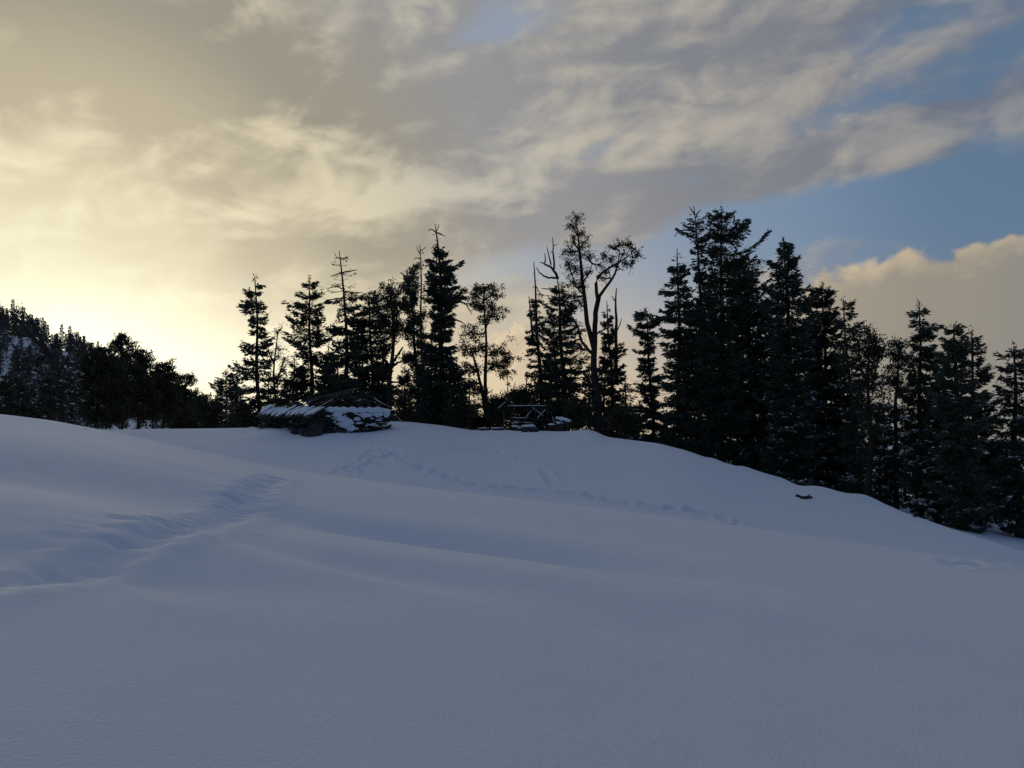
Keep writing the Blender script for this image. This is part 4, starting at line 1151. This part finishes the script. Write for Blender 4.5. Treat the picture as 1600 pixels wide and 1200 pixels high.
def pole(parent, a, b, r=0.045, name='pole', m='pole', seed=0, bend=0.03, r_end=None):
    g = np.random.default_rng(seed)
    a, b = np.array(a, float), np.array(b, float)
    pl = a + (b - a) * np.linspace(0, 1, 6)[:, None]
    pl[1:-1] += g.normal(0, bend, (4, 3))
    ac = Acc(); tubes(ac, pl[None], np.linspace(r, r_end or r * 0.7, 6)[None], 7)
    return ac.obj(name, M[m], parent), pl


def snow_strip(parent, pl, r, w=0.05, s0=0.0, s1=1.0, seed=0, h=0.045):
    """settled line of snow lying along a pole"""
    g = np.random.default_rng(seed)
    q = resample(np.asarray(pl), 12)
    q = q[int(s0 * 11):int(s1 * 11) + 1]
    if len(q) < 3: return
    q = q + np.array([0, 0, r * 0.9])
    ac = Acc(); tubes(ac, q[None], (np.concatenate([[0.3], np.ones(len(q) - 2), [0.3]]) * g.uniform(0.7, 1.2, len(q)) * w)[None], 6)
    ac.obj('snow_strip', M['snowlump'], parent)


hr = np.random.default_rng(77)
hc = P(497, 681, 43.0)
hz0 = float(H(hc[0], hc[1]))
hut = empty('stone_hut', (hc[0], hc[1], hz0), math.atan2(0.72, 0.69))
tag(hut, 'half buried stone hut with snow-caked walls and a roofless frame of poles', 'hut')
HW, HL = 4.7, 6.2
hm = np.array(hut.matrix_basis)
ca, sa_ = math.cos(hut.rotation_euler.z), math.sin(hut.rotation_euler.z)


def hut_ground(x, y):
    wx, wy = hc[0] + x * ca - y * sa_, hc[1] + x * sa_ + y * ca
    return float(H(wx, wy)) - hz0


def course(along_x, length, hgt, rows, start=0.0, skip=0.0):
    nst = 0
    for rI in range(rows):
        z = hgt * (rI + 0.5) / rows
        s = start + hr.uniform(-0.1, 0.1)
        while s < length:
            L = hr.uniform(0.34, 0.78); t = hgt / rows
            cxx = s + L / 2
            d = 0.2 + hr.normal(0, 0.035)
            gx, gy = (cxx, d) if along_x else (d, cxx)
            if hr.uniform() > skip:
                zg = hut_ground(gx, gy)
                sc = (L * 0.98, 0.46 + hr.uniform(-0.06, 0.1), t * hr.uniform(0.85, 1.12))
                part('stone', STONES[hr.integers(8)], hut, (gx, gy, z + min(0, zg) + hr.normal(0, 0.012)), (hr.normal(0, 0.04), hr.normal(0, 0.05), (0 if along_x else math.pi / 2) + hr.normal(0, 0.08)), sc)
                nst += 1
            s += L
    return nst


ns = course(True, HW, 1.22, 10)
ns += course(False, HL, 1.05, 8, 0.45)
# corner and foundation boulders
for i, (x, y, z, s) in enumerate([(0.05, 0.0, -0.02, 0.8), (0.45, -0.22, -0.10, 0.7), (-0.25, 0.4, -0.05, 0.75), (0.9, -0.15, -0.06, 0.6), (-0.2, 1.0, 0.0, 0.7), (-0.15, 1.7, 0.02, 0.65), (0.1, 0.1, 0.35, 0.7), (1.5, -0.1, 0.0, 0.5)]):
    part('boulder', STONES[i], hut, (x, y, z + 0.1), (hr.normal(0, 0.2), hr.normal(0, 0.2), hr.uniform(0, 3)), (s * 1.2, s, s * 0.6))
# back walls, low, seen through the poles
for k in range(34):
    y = hr.uniform(0.5, HL); z = hr.uniform(0.2, 1.2)
    part('stone', STONES[hr.integers(8)], hut, (HW - 0.2, y, z), (0, 0, math.pi / 2 + hr.normal(0, 0.1)), (hr.uniform(0.4, 0.7), 0.42, 0.16))
# snow along the top of the gable wall
x = 0.55
while x < HW + 0.05:
    w = hr.uniform(0.6, 1.05)
    part('snow_cap', SNOWS[hr.integers(6)], hut, (x + w * 0.4, 0.16, 1.25), (hr.normal(0, 0.08), 0, hr.normal(0, 0.15)), (w * 1.15, hr.uniform(0.62, 0.85), hr.uniform(0.36, 0.56)))
    x += w * 0.72
# snow caught on ledges of the gable wall
for k in range(36):
    x = hr.uniform(0.6, HW - 0.05); z = hr.uniform(0.1, 1.18)
    part('snow_patch', SNOWS[hr.integers(6)], hut, (x, -0.055 + hr.normal(0, 0.02), z), (0.5, hr.normal(0, 0.1), hr.normal(0, 0.1)), (hr.uniform(0.14, 0.55), 0.16, hr.uniform(0.07, 0.15)))
for (x, z, w, h_) in [(1.75, 0.62, 1.05, 0.75), (2.05, 0.35, 0.9, 0.5), (1.5, 0.85, 0.7, 0.4), (2.5, 0.82, 0.6, 0.25), (1.2, 1.08, 0.7, 0.35), (3.1, 1.05, 0.9, 0.3), (3.9, 1.1, 0.8, 0.28)]:
    part('snow_patch', SNOWS[hr.integers(6)], hut, (x, -0.02, z), (math.pi / 2 - 0.35, 0, hr.normal(0, 0.1)), (w, h_, 0.26))
part('snow_patch', SNOWS[1], hut, (HW - 0.12, 0.0, 1.1), (0.6, 0.2, 0), (0.5, 0.5, 0.7))
# eave boards along the left wall, each under its own snow
y = 0.15
k = 0
while y < HL + 0.1:
    w = hr.uniform(0.24, 0.36)
    bm = bmesh.new()
    bmesh.ops.create_cube(bm, size=1.0)
    bmesh.ops.subdivide_edges(bm, edges=bm.edges[:], cuts=1)
    for v in bm.verts: v.co += Vector(hr.normal(0, 0.03, 3)) * Vector((1, 1, 0.6)).length / 1.5
    me = bpy.data.meshes.new('roof_board'); bm.to_mesh(me); bm.free(); me.materials.append(M['pole'])
    ln = hr.uniform(0.95, 1.25); an = 0.50 + hr.normal(0, 0.05)
    cx_ = 0.05 + hr.normal(0, 0.06)
    b = part('roof_board', me, hut, (cx_ - 0.05, y, 1.18 + hr.normal(0, 0.03)), (0, -an, hr.normal(0, 0.06)), (ln, w * 0.95, 0.06))
    sn = part('snow_cap', SNOWS[hr.integers(6)], b, (hr.uniform(0.02, 0.14), hr.normal(0, 0.05), 0.9), (0, 0, 0), (hr.uniform(0.84, 1.0), hr.uniform(0.8, 1.05), hr.uniform(2.6, 3.8)))
    y += w
    k += 1
part('snow_cap', SNOWS[2], hut, (0.25, HL - 0.3, 1.45), (0.2, -0.5, 0.2), (0.9, 0.6, 0.25))
# roof poles: ridge, rafters of both slopes, props, battens
MID, RZ, RD = HW / 2, 2.55, 0.70


def ridge_z(y): return RZ - RD * max(0.0, y) / HL


pole(hut, (MID, -0.35, ridge_z(0)), (MID, HL - 0.4, ridge_z(HL)), 0.04, 'ridge_pole', seed=1)
for i, y in enumerate([-0.1, 0.5, 1.25, 1.75, 2.5, 3.2, 3.9, 4.7, 5.4]):
    endf = [1.05, 0.9, 1.0, 0.72, 1.02, 0.6, 1.0, 0.8, 0.9][i]
    a = np.array([-0.25, y, 1.16]); b = np.array([MID, y + hr.normal(0, 0.22), ridge_z(y)])
    o, pl = pole(hut, a, a + (b - a) * endf, 0.028, 'rafter', seed=10 + i)
    if i in (1, 4): snow_strip(o, pl, 0.028, 0.018, 0.2, 0.7, 40 + i)
for i, y in enumerate([0.0, 0.55, 1.2, 2.0, 2.9, 3.8]):
    a = np.array([MID, y, ridge_z(y) + 0.06]); b = np.array([HW + 0.25, y + hr.normal(0, 0.2), 1.35])
    f0 = [0, 0.02, 0.1, 0.3, 0, 0.2][i]
    o, pl = pole(hut, a + (b - a) * f0, b, 0.026, 'rafter', seed=30 + i)
    if i == 0: snow_strip(o, pl, 0.026, 0.018, 0.3, 0.95, 60 + i)
for i, (x, z0, z1) in enumerate([(MID + 0.5, 1.2, 2.15), (MID + 1.2, 1.2, 1.85), (MID + 1.75, 1.2, 1.8)]):
    pole(hut, (x, 0.25, z0), (x + hr.normal(0, 0.05), 0.25, z1), 0.042, 'post', seed=70 + i)
o, pl = pole(hut, (MID + 0.1, 0.18, 1.85), (MID + 1.6, 0.18, 1.83), 0.05, 'cross_beam', seed=80)
snow_strip(o, pl, 0.04, 0.025, 0.1, 0.6, 81)
for i, f_ in enumerate([0.45, 0.8]):
    xx = -0.25 + (MID + 0.25) * f_; za = 1.16 + (RZ - 1.16) * f_
    pole(hut, (xx, -0.2, za + 0.04), (xx, HL - 1.0, za - RD * f_ * 0.8), 0.03, 'batten', seed=90 + i)
me = hull_mesh('leaning_board', 5, M['pole'], n=10)
part('leaning_board', me, hut, (HW - 0.55, 0.12, 1.60), (0.5, 0.3, 0.2), (0.55, 0.05, 0.6))
for i in range(2):
    me = hull_mesh('roof_board', 50 + i, M['pole'], n=14)
    part('roof_board', me, hut, (MID + 0.5 + 0.3 * i, 0.6 + 0.3 * (i % 3), 2.05 - 0.14 * i), (0.1, 0.5, hr.normal(0, 0.3)), (hr.uniform(0.5, 0.9), hr.uniform(0.3, 0.5), 0.05))

# ------------------------------------------------------------------ ruined pole frame right of the hut
FY = 49.5
fz = P(835, 671, FY)
frame = empty('pole_frame', (fz[0], FY, float(H(fz[0], FY))))
tag(frame, 'ruined frame of crossed poles and rails standing in the snow under the trees', 'fence')
FO = np.array(frame.location)
fr = np.random.default_rng(9)


def fpole(p0, p1, r, name, seed, dy0=0.0, dy1=0.0, snow=None):
    a = P(*p0, FY) - FO + np.array([0, dy0, 0]); b = P(*p1, FY) - FO + np.array([0, dy1, 0])
    o, pl = pole(frame, a, b, r, name, seed=seed, bend=0.025)
    if snow: snow_strip(o, pl, r, r * 0.8, snow[0], snow[1], seed)


for i, (x, y0, y1, dyy) in enumerate([(856, 675, 633, 0), (835, 673, 634, 0.1), (826, 672, 634, 1.6), (803, 674, 634, 0.6), (786, 674, 640, 1.7)]):
    fpole((x, y0), (x + fr.normal(0, 1), y1), 0.040, 'post', 100 + i, dyy, dyy)
fpole((785, 635), (862, 634.5), 0.030, 'rail', 110, 0.5, 0.0, (0.1, 0.95))
fpole((798, 653), (868, 656.5), 0.030, 'rail', 111, 0.4, 0.0, (0.0, 0.5))
fpole((800, 661), (840, 661), 0.028, 'rail', 112, 0.3, 0.1, (0.0, 0.9))
fpole((776, 668), (796, 636), 0.026, 'brace', 113, 0.9, 0.5)
fpole((814, 661), (838, 634), 0.028, 'brace', 114, 0.25, 0.1, (0.2, 0.8))
fpole((831, 637), (853, 653), 0.028, 'brace', 115, -0.1, -0.1, (0.0, 0.9))
fpole((838, 657), (855, 636), 0.028, 'brace', 116, -0.2, -0.15, (0.1, 0.9))
fpole((842, 640), (850, 648), 0.022, 'brace', 117, 0.3, 0.2)
fpole((776, 640), (799, 621), 0.030, 'brace', 118, 1.0, 1.4, (0.1, 0.7))
fpole((826, 661), (832, 652), 0.026, 'brace', 119, 0.2, 0.1)
fpole((862, 646), (868, 668), 0.030, 'brace', 120, 0.1, -0.1, (0.0, 0.9))


def rock(px, py, Y, w, d, h_, label, capped=0.0, seed=0, group='stones by the pole frame'):
    g = P(px, py, Y)
    z = float(H(g[0], Y))
    o = link('rock', hull_mesh('rock', seed, M['stone'], n=26))
    o.location = (g[0], Y, z + h_ * 0.25)
    tag(o, label, 'rock', group)
    o.scale = (w, d, h_)
    if capped:
        c = part('snow_cap', SNOWS[seed % 6], o, (0, 0, 0.42), (0, 0, 0.3), (1.05, 1.0, capped))
    return o


rock(834, 674, 47.2, 0.62, 0.5, 0.42, 'dark rock poking from the snow, rightmost of the pair before the pole frame', 0.0, 401)
rock(820, 674, 47.0, 0.42, 0.4, 0.34, 'small dark rock left of the larger one before the pole frame', 0.0, 402)
rock(826, 667, 47.9, 0.9, 0.6, 0.40, 'flat rock under a smooth cap of snow before the pole frame', 0.7, 403)
rock(805, 669, 48.3, 0.5, 0.4, 0.36, 'snow-capped stone at the left foot of the pole frame', 0.5, 404)
rock(812, 671, 47.9, 0.42, 0.35, 0.26, 'little dark stone at the left edge of the flat capped rock', 0.3, 405)
rock(874, 669, 48.6, 0.55, 0.5, 0.75, 'upright dark stone beneath the snow-laden log', 0.4, 406)
rock(863, 671, 48.6, 0.5, 0.4, 0.6, 'dark stone at the foot of the right post of the frame', 0.3, 407)
rock(756, 673, 49.3, 0.7, 0.4, 0.2, 'low dark stone breaking the snow left of the pole frame', 0.4, 408)
rock(778, 672, 49.0, 0.8, 0.4, 0.2, 'low stone with snow between the slanting trunks and the frame', 0.5, 409)
rock(902, 673, 47.6, 0.35, 0.3, 0.18, 'tiny dark stone on the snow hump right of the pole frame', 0.0, 410)

lg0, lg1 = P(868, 655, 48.6), P(892, 660, 48.2)
log = empty('log', lg0)
tag(log, 'thick log under a long cap of snow at the right end of the pole frame', 'log')
o, pl = pole(log, (0, 0, 0), lg1 - lg0, 0.11, 'log_stem', 'dead', 5)
snow_strip(o, pl, 0.10, 0.13, 0.0, 1.0, 6)
pole(log, (0.05, 0, 0), (-0.05, 0.05, -0.75), 0.08, 'prop', 'dead', 8)
pole(log, (lg1 - lg0) * 0.75, (lg1 - lg0) * 0.8 + np.array([0, 0.1, -0.6]), 0.07, 'prop', 'dead', 9)


def stick(pts, r, label, seed, group='fallen branches on the snow', forks=()):
    w = []
    for px, py, lift in pts:
        g = ground_hit(px, py); w.append([g[0], g[1], float(H(g[0], g[1])) + lift])
    w = np.array(w)
    root = empty('fallen_branch', w[0])
    tag(root, label, 'branch', group)
    pl = resample(w, 8) - w[0]
    a = Acc(); tubes(a, pl[None], np.linspace(r, r * 0.45, 8)[None], 6); a.obj('stem', M['bark'], root)
    for (i, dx_, dy_, dz_) in forks:
        a = Acc(); q = np.array([pl[i], pl[i] + np.array([dx_, dy_, dz_]) * 0.5 + [0, 0, 0.03], pl[i] + np.array([dx_, dy_, dz_])]); tubes(a, resample(q, 5)[None], np.linspace(r * 0.5, r * 0.2, 5)[None], 5); a.obj('twig', M['bark'], root)


stick([(1251, 779, 0.02), (1258, 780, 0.06), (1269, 779, 0.04)], 0.085, 'dark fallen branch lying on the open snow before the right-hand trees', 1, forks=[(3, 0.2, 0.1, 0.12)])
stick([(1244, 776, 0.03), (1248, 777, 0.05), (1251, 777, 0.02)], 0.085, 'short stub of dark wood beside the fallen branch on open snow', 2)
stick([(1246, 757, 0.05), (1255, 756, 0.25), (1263, 754, 0.35)], 0.035, 'bent twig at the crest below the fork-tipped fir', 3, forks=[(3, 0.1, 0, 0.25)])
stick([(1376, 790, 0.05), (1383, 787, 0.35), (1389, 783, 0.65)], 0.06, 'slanting broken branch at the foot of the round broadleaf tree', 4, forks=[(4, -0.2, 0, 0.2)])
stick([(1368, 787, 0.05), (1374, 787, 0.25), (1380, 785, 0.2)], 0.06, 'low broken branch left of the slanting one at the crest', 5)
stick([(1428, 809, 0.03), (1435, 810, 0.1), (1442, 812, 0.05)], 0.05, 'thin fallen branch beside the trunk of the tiered fir', 6)
